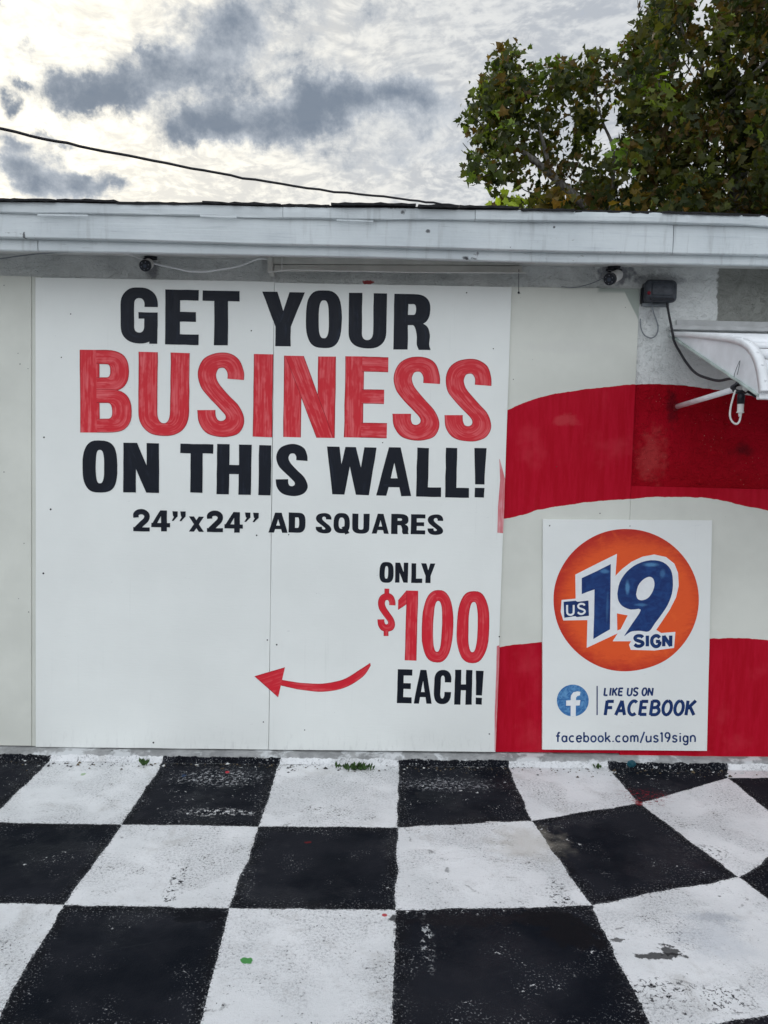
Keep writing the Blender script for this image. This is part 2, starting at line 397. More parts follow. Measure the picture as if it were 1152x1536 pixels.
def mat_fascia():
    mt, g = material('fascia_paint')
    gr = g.noise(g.mapping(g.pos, (1.5, 20, 38)), 2.2, 6, .62); bl = g.noise(g.pos, 2.5, 5, .6)
    c = g.mix(g.mr(bl, .3, .7), (.53, .575, .595), (.63, .675, .69))
    c = g.mix(g.mr(gr, .56, .78, 0, .65), c, (.36, .40, .44))
    scr = g.m('MULTIPLY', g.mr(g.noise(g.mapping(g.pos, (3, 10, 55)), 2.0, 4, .6), .66, .70), g.mr(g.noise(g.pos, 2.2, 3), .48, .58))
    c = g.mix(g.m('MULTIPLY', scr, .6), c, (.28, .29, .31))
    pits = g.m('MULTIPLY', g.mr(g.vor(g.pos, 16)[0], .035, .05, 1, 0), g.mr(g.noise(g.pos, 3.3, 2), .55, .6))
    c = g.mix(pits, c, (.12, .12, .13))
    Yf = -.33
    for p, r in [((709, 385), (.045, .04, .008)), ((716, 379), (.012, .04, .012)), ((700, 384), (.02, .04, .010)), ((831, 341), (.006, .03, .006)), ((591, 314), (.03, .03, .006)), ((605, 320), (.012, .03, .012)), ((36, 355), (.006, .03, .02)), ((52, 366), (.004, .03, .03)), ((642, 347), (.012, .03, .008)), ((430, 384), (.12, .03, .004))]:
        c = g.mix(g.m('MULTIPLY', g.spot(g.pos, wy(*p, Yf), r, .8, 60, .35), .85), c, (.035, .035, .04))
    grime = g.m('MULTIPLY', g.mr(g.noise(g.mapping(g.pos, (24, 10, 3.0)), 1.0, 5, .65), .52, .70), g.mr(g.noise(g.pos, 1.4, 3), .42, .60))
    c = g.mix(g.m('MULTIPLY', grime, .38), c, (.27, .285, .29))
    peel = g.m('MULTIPLY', g.mr(g.noise(g.mapping(g.pos, (8, 10, 30)), 1.6, 6, .7, .6), .665, .685), g.mr(g.noise(g.mapping(g.pos, (1, 1, 1)), 1.9, 3), .50, .58))
    c = g.mix(g.m('MULTIPLY', peel, .85), c, (.24, .235, .225))
    h = g.m('ADD', gr, g.m('MULTIPLY', g.noise(g.pos, 40, 4), .5))
    h = g.m('SUBTRACT', h, g.m('MULTIPLY', peel, .9))
    finish(g, c, .45, h, .4, .005)
    return mt
def mat_paving():
    mt, g = material('painted_paving')
    uv = g.n('ShaderNodeUVMap').outputs[0]
    p = g.pos
    rough_n = g.noise(p, 95, 5, .7); grit = g.noise(p, 240, 3, .6); big = g.noise(p, 2.4, 5, .6); mid = g.noise(p, 11, 5, .65)
    ed = g.v('SUBTRACT', g.noise(p, 26, 5, .7, 0, True), (.5, .5, .5))
    ed2 = g.v('SUBTRACT', g.noise(p, 5, 2, .5, 0, True), (.5, .5, .5))
    uvd = g.v('ADD', uv, g.v('ADD', g.v('SCALE', ed, None, .034), g.v('SCALE', ed2, None, .05)))
    u, v, _ = g.sep(uvd)
    par = g.m('FLOORED_MODULO', g.m('ADD', g.m('FLOOR', u), g.m('FLOOR', v)), 2.0)      # 0 white, 1 black
    # distance to the nearest edge of the square (in squares)
    fu = g.m('FRACT', u); fv = g.m('FRACT', v)
    eu = g.m('MINIMUM', fu, g.m('SUBTRACT', 1.0, fu)); ev = g.m('MINIMUM', fv, g.m('SUBTRACT', 1.0, fv))
    edge = g.m('MINIMUM', eu, ev)
    _, rawv, _ = g.sep(uv)
    nearwall = g.mr(rawv, 1.15, .1)
    patchy = g.mr(g.noise(p, 3.4, 4, .6, .5), .40, .62, .12, 1.0)
    # --- white squares
    wcol = g.mix(g.mr(big, .3, .7), (.68, .695, .705), (.80, .81, .82))
    wcol = g.mix(g.m('MULTIPLY', g.mr(mid, .5, .75), .4), wcol, (.52, .52, .515))
    wcol = g.mix(g.m('MULTIPLY', patchy, g.mr(rough_n, .46, .62, 0, .7)), wcol, (.44, .45, .465))
    wcol = g.mix(g.m('MULTIPLY', patchy, g.mr(grit, .52, .68, 0, .7)), wcol, (.30, .31, .32))
    pit = g.m('MULTIPLY', g.mr(g.m('ADD', rough_n, g.m('MULTIPLY', g.m('SUBTRACT', mid, .5), .5)), .62, .67), 1.0)
    wcol = g.mix(g.m('MULTIPLY', pit, patchy), wcol, (.055, .055, .06))
    vs = g.vor(p, 55)
    blackfleck = g.m('MULTIPLY', g.mr(g.noise(p, 70, 4, .7, .6), .64, .67), g.mr(g.noise(p, 7, 3, .6), .48, .58))
    wcol = g.mix(blackfleck, wcol, (.03, .03, .035))
    dirt = g.m('MULTIPLY', g.mr(g.noise(p, 4.2, 6, .68, .6), .56, .74), .5)
    wcol = g.mix(dirt, wcol, (.44, .43, .41))
    crack = g.m('MULTIPLY', g.mr(g.vor(g.v('ADD', p, g.v('SCALE', ed2, None, .22)), .8, 'DISTANCE_TO_EDGE')[0], .0025, .006, 1, 0), g.mr(mid, .55, .64))
    # --- black squares
    wear = g.mr(g.noise(p, 1.9, 4, .6), .40, .60)
    bcol = g.mix(wear, (.0035, .0055, .010), (.0130, .0145, .020))
    bcol = g.mix(g.m('MULTIPLY', g.mr(edge, .10, .03), g.mr(mid, .40, .55, .2, 1)), bcol, (.006, .007, .010))
    fl1 = g.m('MULTIPLY', g.mr(g.noise(p, 130, 3, .65), .60, .645), g.mr(g.m('ADD', g.noise(p, 6, 4, .65), g.m('MULTIPLY', g.mr(edge, .16, .0), .2)), .50, .66))
    bcol = g.mix(g.m('MULTIPLY', fl1, .5), bcol, (.42, .43, .45))
    vd = g.vor(g.v('ADD', p, g.v('SCALE', ed, None, .03)), 34)
    drip = g.m('MULTIPLY', g.mr(g.noise(g.v('ADD', p, g.v('SCALE', ed, None, .02)), 52, 3, .6, .8), .66, .69), g.mr(g.m('ADD', g.noise(p, 6, 3, .6), g.m('MULTIPLY', nearwall, .22)), .54, .64))
    bcol = g.mix(drip, bcol, (.62, .63, .64))
    thr = g.m('MULTIPLY', g.mr(g.noise(g.mapping(p, (14, 60, 1)), 1.6, 5, .7, 1.2), .66, .70), g.m('MULTIPLY', nearwall, g.mr(mid, .45, .6)))
    bcol = g.mix(g.m('MULTIPLY', thr, .8), bcol, (.5, .51, .53))
    col = g.mix(par, wcol, bcol)
    # worn rim where the two paints meet
    rim = g.m('MULTIPLY', g.mr(edge, .020, .003), g.mr(rough_n, .50, .62))
    col = g.mix(g.m('MULTIPLY', rim, .75), col, g.mix(par, (.05, .05, .055), (.30, .31, .32)))
    col = g.mix(g.m('MULTIPLY', crack, .5), col, (.02, .02, .022))
    drag = g.m('MULTIPLY', g.mr(g.noise(g.mapping(g.v('ADD', p, g.comb(g.m('MULTIPLY', g.sep(p)[1], .35), g.m('MULTIPLY', g.sep(p)[0], -.35), 0.0)), (3.0, 34, 1)), 1.0, 5, .65, .3), .62, .74), g.mr(big, .45, .6))
    col = g.mix(g.m('MULTIPLY', drag, g.m('SUBTRACT', .34, g.m('MULTIPLY', par, .27))), col, g.mix(par, (.33, .33, .335), (.30, .31, .32)))
    # splashes and patches
    def at(px, py): return gz(px, py, .004)
    SPECK = [((968, 1194), (.11, .08, .05), (.20, .014, .024)), ((985, 1484), (.11, .07, .05), (.03, .03, .034)), ((1085, 1495), (.09, .06, .05), (.03, .03, .034)), ((1045, 1278), (.14, .07, .05), (.04, .04, .045)), ((330, 1217), (.16, .035, .05), (.62, .63, .64)), ((330, 1165), (.20, .09, .05), (.40, .41, .43)), ((670, 1175), (.22, .07, .05), (.30, .31, .33)), ((470, 1211), (.06, .03, .05), (.1, .1, .1)), ((508, 1218), (.05, .03, .05), (.1, .1, .1)), ((640, 1408), (.02, .13, .05), (.45, .47, .48)), ((265, 1325), (.03, .16, .05), (.02, .02, .024)), ((840, 1345), (.04, .14, .05), (.02, .02, .024))]
    S_ = [((370, 1439), (.020, .016, .05), (.05, .26, .05), .5, 45, .95), ((990, 1432), (.075, .016, .05), (.03, .03, .032), .8, 38, .9), ((1003, 1424), (.03, .03, .05), (.03, .03, .032), .9, 50, .9),
          ((925, 1408), (.02, .012, .05), (.03, .03, .03), .9, 55, .8), 
          ((957, 1202), (.016, .03, .05), (.22, .012, .02), 1.2, 45, .8),
          ((577, 1371), (.010, .010, .05), (.45, .02, .03), .4, 50, .9), ((463, 1262), (.014, .008, .05), (.16, .012, .014), .9, 60, .7), ((341, 1157), (.010, .016, .05), (.5, .03, .05), .5, 50, .9),
          ((276, 1162), (.012, .016, .05), (.03, .07, .16), .9, 60, .7), ((125, 1160), (.012, .016, .05), (.25, .4, .16), .6, 50, .7), ((1068, 1405), (.10, .10, .05), (.40, .44, .50), .9, 14, .35), ((1075, 1375), (.07, .03, .05), (.30, .34, .40), .9, 24, .4),
          ((820, 1376), (.12, .05, .05), (.006, .006, .008), .7, 20, .95), ((860, 1400), (.09, .08, .05), (.006, .006, .008), .7, 20, .95), ((690, 1378), (.22, .035, .05), (.007, .007, .010), .9, 22, .9),
          ((300, 1372), (.08, .04, .05), (.004, .005, .008), .8, 22, .9),
          ((790, 1262), (.12, .12, .05), (.40, .37, .31), .8, 16, .45), ((742, 1232), (.03, .008, .05), (.66, .66, .66), 1.2, 60, .9)]
    spk = g.noise(g.v('ADD', p, g.v('SCALE', ed, None, .03)), 62, 4, .65, .8)
    for c, r, cc in SPECK:
        col = g.mix(g.m('MULTIPLY', g.mr(spk, .55, .59), g.spot(p, at(*c), r, .5, 20, .5)), col, cc)
    for c, r, cc, jag, sc, f in S_:
        col = g.mix(g.m('MULTIPLY', g.spot(p, at(*c), r, jag, sc, .15 if f > .55 else .75), f), col, cc)
    # upper part of the ledge is bare cement with slopped paint
    x, y, z = g.sep(p)
    zz = g.m('ADD', z, g.m('MULTIPLY', g.m('SUBTRACT', g.noise(p, 19, 4, .6), .5), .035))
    cem = g.mix(g.mr(mid, .35, .65), (.24, .245, .245), (.37, .375, .375))
    cem = g.mix(g.m('MULTIPLY', g.mr(g.noise(g.mapping(p, (7, 7, 7)), 1, 4, .65), .51, .60), .8), cem, (.64, .66, .67))
    cem = g.mix(g.m('MULTIPLY', g.mr(g.noise(g.mapping(p, (9, 9, 9)), 2.3, 5, .7), .67, .70), .9), cem, (.02, .02, .025))
    col = g.mix(g.mr(zz, .028, .032), col, cem)
    h = g.m('ADD', g.m('MULTIPLY', g.m('MULTIPLY', rough_n, patchy), .9), g.m('MULTIPLY', grit, .25))
    h = g.m('ADD', h, g.m('MULTIPLY', mid, .5))
    wet = g.mr(g.noise(p, 2.6, 4, .6), .50, .62)
    rg = g.mix(par, (.85, .85, .85), g.mix(wet, (.82, .82, .82), (.55, .55, .55)))
    finish(g, col, g.m('ADD', g.sep(rg)[0], g.m('MULTIPLY', g.m('SUBTRACT', mid, .5), .25)), h, .7, .010, spec=.08)
    return mt
def mat_asphalt():
    mt, g = material('asphalt')
    n = g.noise(g.pos, 60, 5, .7); b = g.noise(g.pos, .6, 5, .6)
    finish(g, g.mix(g.mr(b, .3, .7), (.05, .05, .052), (.085, .084, .082)), .85, n, .6, .01)
    return mt

M_PANEL, M_STUCCO, M_BOARD, M_FASCIA, M_PAVE = mat_panel(), mat_stucco(), mat_board(), mat_fascia(), mat_paving()
M_SIGN = mat_board('sign_board_paint', (.80, .822, .80))
M_RED = mat_stroke('red_brush_paint', (.60, .022, .034), (.73, .135, .145), lo=.41, hi=.62, edge=.9)
M_BLACK = mat_stroke('black_brush_paint', (.0035, .006, .013), (.024, .033, .055), rough=.42, lo=.46, hi=.80)
M_REDBRIGHT = mat_stroke('price_red_paint', (.62, .018, .034), (.74, .12, .13), lo=.43, hi=.66, edge=.7)
M_NAVY = mat_stroke('navy_brush_paint', (.006, .026, .115), (.022, .085, .26), lo=.42, hi=.75)
M_WHITEPAINT = simple('white_sign_paint', (.78, .80, .81), .45, .04)
M_WHITEMETAL = simple('white_metal', (.80, .82, .84), .35, .08, 12)
M_CREAM = simple('cream_enamel', (.60, .60, .56), .4, .10, 8)
M_BLACKPL = simple('black_plastic', (.016, .018, .024), .35, .2)
M_WHITEPL = simple('white_plastic', (.66, .66, .64), .4, .1)
M_GREYCABLE = simple('grey_cable', (.22, .24, .26), .5, .2)
M_DARKWIRE = simple('dark_wire', (.03, .03, .035), .6, .2)
M_ROOF = simple('roof_felt', (.022, .022, .024), .9, .4, 60, bump=.8)
M_SCREW = simple('screw_head', (.03, .03, .033), .5, .2)

# ------------------------------------------------------------------ ground and painted paving
def build_ground():
    bm = bmesh.new()
    rings = [0, 6, 12, 25, 50, 100, 200, 400, 700]
    pts = sorted({-r for r in rings} | set(rings))
    vg = [[bm.verts.new((1.7+a, b, -.004)) for a in pts] for b in pts]
    for j in range(len(pts)-1):
        for i in range(len(pts)-1):
            bm.faces.new((vg[j][i], vg[j][i+1], vg[j+1][i+1], vg[j+1][i]))
    struct(link('ground', bm_mesh('ground', bm), mat_asphalt()), 'dark asphalt ground reaching the horizon')
    # corners of the painted squares, read off the paving row by row
    R0 = [(70,1146),(245,1143),(420,1143),(597,1143),(760,1144),(910,1149),(1096,1158)]
    R1 = [(-22,1234),(183,1237),(388,1240),(597,1241),(797,1231),(958,1205),(1092,1167)]
    R2 = [(-128,1353),(97,1357),(345,1362),(592,1366),(886,1358),(1110,1316),(1200,1255)]
    R3 = [(-340,1543),(-18,1548),(296,1551),(588,1551),(984,1552),(1330,1490),(1420,1400)]
    rows = [[gz(*q) for q in r] for r in (R0, R1, R2, R3)]
    yw = -.052
    for q in rows[0]: q.y = yw
    # grow the grid outwards
    for r in rows:
        for _ in range(9): r.insert(0, r[0]-(Vector((.605, 0, 0))))
        base = r[-1]
        for k in range(7): r.append(base+Vector((.6*(k+1), .03*(k+1), 0)))
    for _ in range(9):
        rows.append([q+Vector((0, -.6, 0)) for q in rows[-1]])
    # near the wall the last row pinches out; keep points off the wall
    for r in rows:
        for q in r: q.y = min(q.y, yw); q.z = 0.0
    i0 = 9; nsub = 4
    bm = bmesh.new(); uvl = bm.loops.layers.uv.new('UVMap'); cache = {}
    def P(j, i):
        jj, ii = min(int(j), len(rows)-2), min(int(i), len(rows[0])-2); fj, fi = j-jj, i-ii
        a = rows[jj][ii].lerp(rows[jj][ii+1], fi); b = rows[jj+1][ii].lerp(rows[jj+1][ii+1], fi)
        return a.lerp(b, fj)
    nj, ni = (len(rows)-1)*nsub, (len(rows[0])-1)*nsub
    vs = [[bm.verts.new(P(j/nsub, i/nsub)) for i in range(ni+1)] for j in range(nj+1)]
    for j in range(nj):
        for i in range(ni):
            q = ((j, i), (j+1, i), (j+1, i+1), (j, i+1))
            co = [vs[a][b] for a, b in q]
            if (co[0].co-co[2].co).length < 1e-5 or abs((co[2].co-co[0].co).cross(co[3].co-co[1].co).z) < 1e-7: continue
            f = bm.faces.new(co)
            for l, (a, b) in zip(f.loops, q): l[uvl].uv = (b/nsub-i0, a/nsub)
    # ledge along the foot of the wall: sloping front, rounded top
    prof = [(yw-.004, -.001, .04), (yw+.001, .006, .04), (yw+.005, .018, .04), (yw+.012, .036, .03), (yw+.026, .046, .03), (Y_WALL+.05, .052, .03)]
    xs = [p.x for p in rows[0]]
    N = (len(xs)-1)*8; gridv = []
    for a in range(N+1):
        t = a/8; i = min(int(t), len(xs)-2); X = xs[i]+(xs[i+1]-xs[i])*(t-i)
        w = .006*mnoise.noise(Vector((X*3, 0, 0)))+.004*mnoise.noise(Vector((X*11, 5, 0)))
        gridv.append([(bm.verts.new((X, y_+w*(0 if k in (0, 5) else 1), z_+.6*w*(0 if k in (0, 5) else 1))), t-i0, vv) for k, (y_, z_, vv) in enumerate(prof)])
    for a in range(N):
        for k in range(5):
            q = (gridv[a][k], gridv[a+1][k], gridv[a+1][k+1], gridv[a][k+1])
            f = bm.faces.new([z[0] for z in q]); f.smooth = True
            for l, z in zip(f.loops, q): l[uvl].uv = (z[1], z[2])
    bm.normal_update()
    for f in bm.faces:
        if f.normal.z < -.01 or (abs(f.normal.z) < .3 and f.normal.y > 0): f.normal_flip()
    me = bpy.data.meshes.new('pavement'); bm.to_mesh(me); bm.free()
    struct(link('pavement', me, M_PAVE), 'black and white checkerboard painted on worn paving')
build_ground()

# ------------------------------------------------------------------ the building
BX0, BX1 = -4.2, 7.4
Y_F = -.33
shop = thing('shop_building', 'low white building with wide painted fascia board under its roof edge', 'building', (1.7, Y_WALL, 0))
ZJ = lambda px: wy(px, 388+16*px/1152, Y_WALL).z
SOF_A, SOF_B = None, None
LIP_B = [(wy(a, b, Y_F).x, wy(a, b, Y_F).z) for a, b in [(0,372),(150,375),(400,379.5),(576,383),(700,387),(850,391),(1010,392.5),(1152,395)]]
MAIN_B = [(wy(a, b, Y_F).x, wy(a, b, Y_F).z) for a, b in [(0,355.5),(200,360),(400,366),(576,369.5),(700,373),(850,377),(1010,379.5),(1152,382)]]
FL_B = [(wy(a, b, Y_F).x, wy(a, b, Y_F).z) for a, b in [(0,320),(60,322),(130,322),(180,323),(350,325.5),(360,328),(420,329),(470,329),(540,331),(576,331.5),(640,331),(700,332),(752,333),(850,334),(960,335.5),(1010,336.5),(1060,338),(1110,339),(1152,342)]]
FL_T = [(wy(a, b, Y_F).x, wy(a, b, Y_F).z) for a, b in [(0,304),(80,305),(200,307.5),(300,308),(400,311),(520,313),(576,313),(700,316.5),(850,318.5),(1010,321.5),(1152,326)]]
def zsoff(x, y):            # soffit height: from just above the lip up to the wall
    a = interp(LIP_B, x)+.012
    b = a+.058
    return a+(b-a)*(y-(Y_F+.02))/(Y_WALL-(Y_F+.02))
def samples(x0, x1, step=.06):
    n = max(1, int(round((x1-x0)/step))); return [x0+(x1-x0)*i/n for i in range(n+1)]
def band(name, top, bot, y0, y1, x0, x1, mat, parent, wob_t=0, wob_b=0, seed=0, ybow=0.0, step=.05):
    """a long board: front y0, back y1, its upper and lower edge following polylines"""
    bm = bmesh.new(); cols = []
    for X in samples(x0, x1, step):
        nb = mnoise.noise(Vector((X*2.3, seed, 0)))+.6*mnoise.noise(Vector((X*9, seed, 3)))
        nt = mnoise.noise(Vector((X*2.7, seed, 9)))+.6*mnoise.noise(Vector((X*12, seed, 5)))
        zt = interp(top, X)+wob_t*nt; zb = interp(bot, X)+wob_b*nb
        yy = y0+ybow*mnoise.noise(Vector((X*1.7, seed, 21)))
        zs = [zt, zt-.004, .5*(zt+zb), zb+.004, zb]; ys = [yy+.004, yy, yy-.0015+ybow*nb, yy+ybow*nb*1.5, yy+.004]
        cols.append([bm.verts.new((X, y1, zt))]+[bm.verts.new((X, ys[k], zs[k])) for k in range(5)]+[bm.verts.new((X, y1, zb))])
    for a, b in zip(cols, cols[1:]):
        for k in range(7):
            f = bm.faces.new((a[k], a[(k+1) % 7], b[(k+1) % 7], b[k])); f.smooth = False
    bm.faces.new(cols[0][::-1]); bm.faces.new(cols[-1])
    return link(name, bm_mesh(name, bm), mat, parent)

def build_shop():
    # stuccoed front wall with real relief, in one sheet, plus plain side and back walls
    bm = bmesh.new(); xs = samples(BX0+.1, BX1-.1, .1); zs = samples(.03, 2.72, .1)
    g_ = [[bm.verts.new((x, Y_WALL+.002*mnoise.noise(Vector((x*4, z*4, 0))), z)) for x in xs] for z in zs]
    for a, b in zip(g_, g_[1:]):
        for i in range(len(xs)-1): bm.faces.new((a[i], a[i+1], b[i+1], b[i])).smooth = True
    for (x0, x1, y0, y1) in ((BX0+.1, BX0+.28, Y_WALL+.02, 6.0), (BX1-.28, BX1-.1, Y_WALL+.02, 6.0), (BX0+.3, BX1-.3, 5.8, 6.0), (BX0+.3, BX1-.3, Y_WALL+.02, Y_WALL+.2)):
        add_box(bm, x0, x1, y0, y1, 0, 2.62)
    me = bpy.data.meshes.new('wall'); bm.to_mesh(me); bm.free()
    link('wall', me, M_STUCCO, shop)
    # soffit under the overhang
    bm = bmesh.new(); rows = []
    for X in samples(BX0, BX1, .25):
        ys = [Y_F+.045, -.16, Y_WALL+.01]
        rows.append([bm.verts.new((X, y, zsoff(X, y))) for y in ys]+[bm.verts.new((X, y, zsoff(X, y)+.02)) for y in ys[::-1]])
    for a, b in zip(rows, rows[1:]):
        for k in range(6): bm.faces.new((a[k], a[(k+1) % 6], b[(k+1) % 6], b[k]))
    bm.faces.new(rows[0]); bm.faces.new(rows[-1][::-1])
    mt, g = material('soffit_paint')
    nz = g.noise(g.pos, 6, 6, .65)
    c = g.mix(g.mr(nz, .32, .68), (.55, .56, .55), (.72, .725, .71))
    c = g.mix(g.m('MULTIPLY', g.mr(g.noise(g.mapping(g.pos, (3, 25, 20)), 2, 5, .7), .58, .66), .6), c, (.16, .165, .17))
    for (pa, pb, yy, ry) in ((22, 122, .052, .010), (122, 180, .056, .006), (205, 242, .10, .020), (455, 560, .05, .010), (560, 735, .05, .008), (690, 730, .05, .012), (895, 950, .06, .03), (150, 190, .075, .008), (365, 400, .09, .012)):
        xa, xb = wy(pa, 380, Y_F+yy).x, wy(pb, 380, Y_F+yy).x
        xm = .5*(xa+xb); c = g.mix(g.m('MULTIPLY', g.spot(g.pos, (xm, Y_F+yy, zsoff(xm, Y_F+yy)), ((xb-xa)/2, ry, .05), .3, 35, .2), .93), c, (.012, .012, .015))
    finish(g, c, .65, g.noise(g.pos, 45, 5), .5, .006)
    link('soffit', bm_mesh('soffit', bm), mt, shop)
    xj = wy(1010, 360, Y_F).x
    gap = .0025
    band('fascia_board', [(x, z+.03) for x, z in FL_B], MAIN_B, Y_F, Y_F+.035, BX0, xj-gap, M_FASCIA, shop, 0, .0012, 1, .0015)
    band('fascia_board', [(x, z+.03) for x, z in FL_B], MAIN_B, Y_F+.003, Y_F+.034, xj+gap, BX1, M_FASCIA, shop, 0, .0012, 2, .0015)
    # bottom trim, set back a little below the board
    band('trim_strip', [(x, z+.004) for x, z in MAIN_B], LIP_B, Y_F+.036, Y_F+.056, BX0, wy(52, 365, Y_F).x-gap, M_FASCIA, shop, 0, .0015, 3, .0015)
    band('trim_strip', [(x, z+.004) for x, z in MAIN_B], LIP_B, Y_F+.034, Y_F+.056, wy(52, 365, Y_F).x+gap, BX1, M_FASCIA, shop, 0, .0015, 4, .0015)
    # metal drip flashing in bent lengths
    cuts = [BX0]+[wy(a, 320, Y_F).x for a in (425, 712)]+[BX1]
    for i in range(3):
        band('drip_flashing', FL_T, FL_B, Y_F-.018-.003*i, Y_F-.001, cuts[i]+.001, cuts[i+1]-.001, M_FASCIA, shop, .0018, .0042, 6+i, .006, .03)
    # short lengths lifted off the flashing
    def sliver(px0, px1, py0, py1, h, seed):
        a, b = wy(px0, py0, Y_F-.030), wy(px1, py1, Y_F-.030)
        bm = bmesh.new(); add_box(bm, 0, (b-a).length, -.001, .001, -h, 0)
        bmesh.ops.rotate(bm, verts=bm.verts[:], cent=(0, 0, 0), matrix=Matrix.Rotation(-math.atan2(b.z-a.z, b.x-a.x), 3, 'Y'))
        bmesh.ops.translate(bm, verts=bm.verts[:], vec=a)
        link('paint_flap', bm_mesh('paint_flap', bm), M_FASCIA, shop)
    sliver(56, 132, 321, 322, .007, 0); sliver(300, 355, 322, 324, .009, 1); sliver(505, 560, 329, 331, .006, 2)
    # roof: felt sheet rising gently to a ridge, with shingle tabs along the eave
    roof = thing_part('roof', shop)
    bm = bmesh.new(); rows = []
    for X in samples(BX0-.05, BX1+.05, .5):
        z0 = interp(FL_T, X)+.006
        pr = [(Y_F-.02, z0), (3.0, z0+.5), (6.4, z0-.05), (6.4, z0-.09), (3.0, z0+.44), (Y_F-.02, z0-.008)]
        rows.append([bm.verts.new((X, y, z)) for y, z in pr])
    for a, b in zip(rows, rows[1:]):
        for k in range(6): bm.faces.new((a[k], a[(k+1) % 6], b[(k+1) % 6], b[k]))
    bm.faces.new(rows[0]); bm.faces.new(rows[-1][::-1])
    roof.data = bm_mesh('roof', bm); roof.data.materials.append(M_ROOF)
    bm = bmesh.new(); X = BX0-.05; rr = random.Random(4)
    while X < BX1:
        w = rr.uniform(.18, .42); up = rr.uniform(-.002, .006); ext = rr.uniform(.012, .04)
        if X > wy(700, 315, Y_F).x: up = rr.uniform(-.004, .001)
        n = 12; col_ = []
        for k in range(n+1):
            x = X+w*k/n; z0 = interp(FL_T, x)+.005+up+.003*mnoise.noise(Vector((x*9, 1, 1)))
            jag = .012*mnoise.noise(Vector((x*31, 4, 1))); th = .010+.007*mnoise.noise(Vector((x*26, 8, 2)))
            ya = Y_F-.012-ext+jag
            col_.append([bm.verts.new(q) for q in ((x, ya, z0-.003-th*.5), (x, ya, z0+th*.5-.003), (x, .0, z0+.07+th), (x, .0, z0+.055))])
        for a, b in zip(col_, col_[1:]):
            for k in range(4): bm.faces.new((a[k], a[(k+1) % 4], b[(k+1) % 4], b[k]))
        bm.faces.new(col_[0]); bm.faces.new(col_[-1][::-1])
        X += w+rr.uniform(.0, .012)
    link('shingle_edge', bm_mesh('shingle_edge', bm), M_ROOF, roof)
def thing_part(name, parent):
    me = bpy.data.meshes.new(name); return link(name, me, None, parent)
build_shop()

# ------------------------------------------------------------------ wall panels and sign boards
def slab(name, corners, y0, y1, mat, parent=None, bev=.0015, wob=0.0):
    """a flat sheet from four wall corners (x,z) ccw from lower left"""
    bm = bmesh.new(); n = 24; ring = []
    for i in range(4):
        a, b = corners[i], corners[(i+1) % 4]
        for k in range(n):
            t = k/n; w = wob*mnoise.noise(Vector((a[0]+t*7+i*3, a[1]*3, i)))*math.sin(math.pi*t)
            dx, dz = b[0]-a[0], b[1]-a[1]; L = math.hypot(dx, dz)
            ring.append((a[0]+dx*t-dz/L*w, a[1]+dz*t+dx/L*w))
    f = [bm.verts.new((x, y0, z)) for x, z in ring]; bk = [bm.verts.new((x, y1, z)) for x, z in ring]
    bm.faces.new(f); bm.faces.new(bk[::-1])
    for i in range(len(ring)):
        j = (i+1) % len(ring); bm.faces.new((f[i], bk[i], bk[j], f[j]))
    bmesh.ops.recalc_face_normals(bm, faces=bm.faces[:])
    if bev:
        es = [e for e in bm.edges if abs(e.verts[0].co.y-y0) < 1e-6 and abs(e.verts[1].co.y-y0) < 1e-6]
        bmesh.ops.bevel(bm, geom=es, offset=bev, segments=2, affect='EDGES')
    return link(name, bm_mesh(name, bm), mat, parent)
def px2(pts, Y): return [(wy(a, b, Y).x, wy(a, b, Y).z) for a, b in pts]
def screws(parent, pts, Y, r=.006):
    for a, b in pts:
        p = wy(a, b, Y); bm = bmesh.new()
        rr = r*random.uniform(.55, .95)
        bmesh.ops.create_cone(bm, cap_ends=True, segments=10, radius1=rr, radius2=rr*.7, depth=.0016, matrix=Matrix.Translation((p.x, Y-.0008, p.z))@Matrix.Rotation(math.pi/2, 4, 'X'))
        link('screw', bm_mesh('screw', bm), M_SCREW, parent)

zb_l = wy(20, 1119, Y_PANEL)
lp = thing('wall_panel', 'plain white wall panel beside the large painted boards, with faint pits and scuffs', 'wall panel', (wy(0, 1119).x, Y_PANEL, .06)); lp['kind'] = 'thing'
slab('panel_sheet', px2([(-330, 1114), (47, 1119), (47, 414.5), (-330, 406)], Y_PANEL), Y_PANEL, Y_WALL-.004, M_PANEL, lp, .002)
slab('edge_strip', px2([(47.8, 1119), (62, 1120), (62, 415), (47.8, 414.6)], Y_PANEL+.003), Y_PANEL+.003, Y_WALL-.004, M_PANEL, lp, .002)
screws(lp, [(6, 428), (27, 530), (30, 546), (42, 553), (6, 708), (36, 815), (28, 898), (43, 918)], Y_PANEL, .0035)
mp = thing('wall_panel', 'white wall panel with red wave stripes between the big lettered board and rough stucco', 'wall panel', (wy(850, 1128).x, Y_PANEL, .06)); mp['kind'] = 'thing'
xr = wy(951.5, 600, Y_PANEL).x
slab('panel_sheet', [(wy(740, 1128, Y_PANEL).x, wy(740, 1128, Y_PANEL).z), (xr-.012, wy(940, 1130, Y_PANEL).z), (xr+.008, wy(960, 433, Y_PANEL).z), (wy(760, 430, Y_PANEL).x, wy(760, 430, Y_PANEL).z)], Y_PANEL, Y_WALL-.004, M_PANEL, mp, .002)
screws(mp, [(764, 497), (770, 569), (938, 461), (780, 440), (835, 700), (900, 770)], Y_PANEL, .0035)
rp = thing('wall_panel', 'red painted lower wall panel behind and beside the round logo sign', 'wall panel', (wy(1100, 1138).x, Y_PANEL, .05)); rp['kind'] = 'thing'
zA, zB = wy(940, 1130, Y_PANEL).z, wy(960, 433, Y_PANEL).z
seam_x = lambda z: xr-.012+.020*(z-zA)/(zB-zA)+.0007
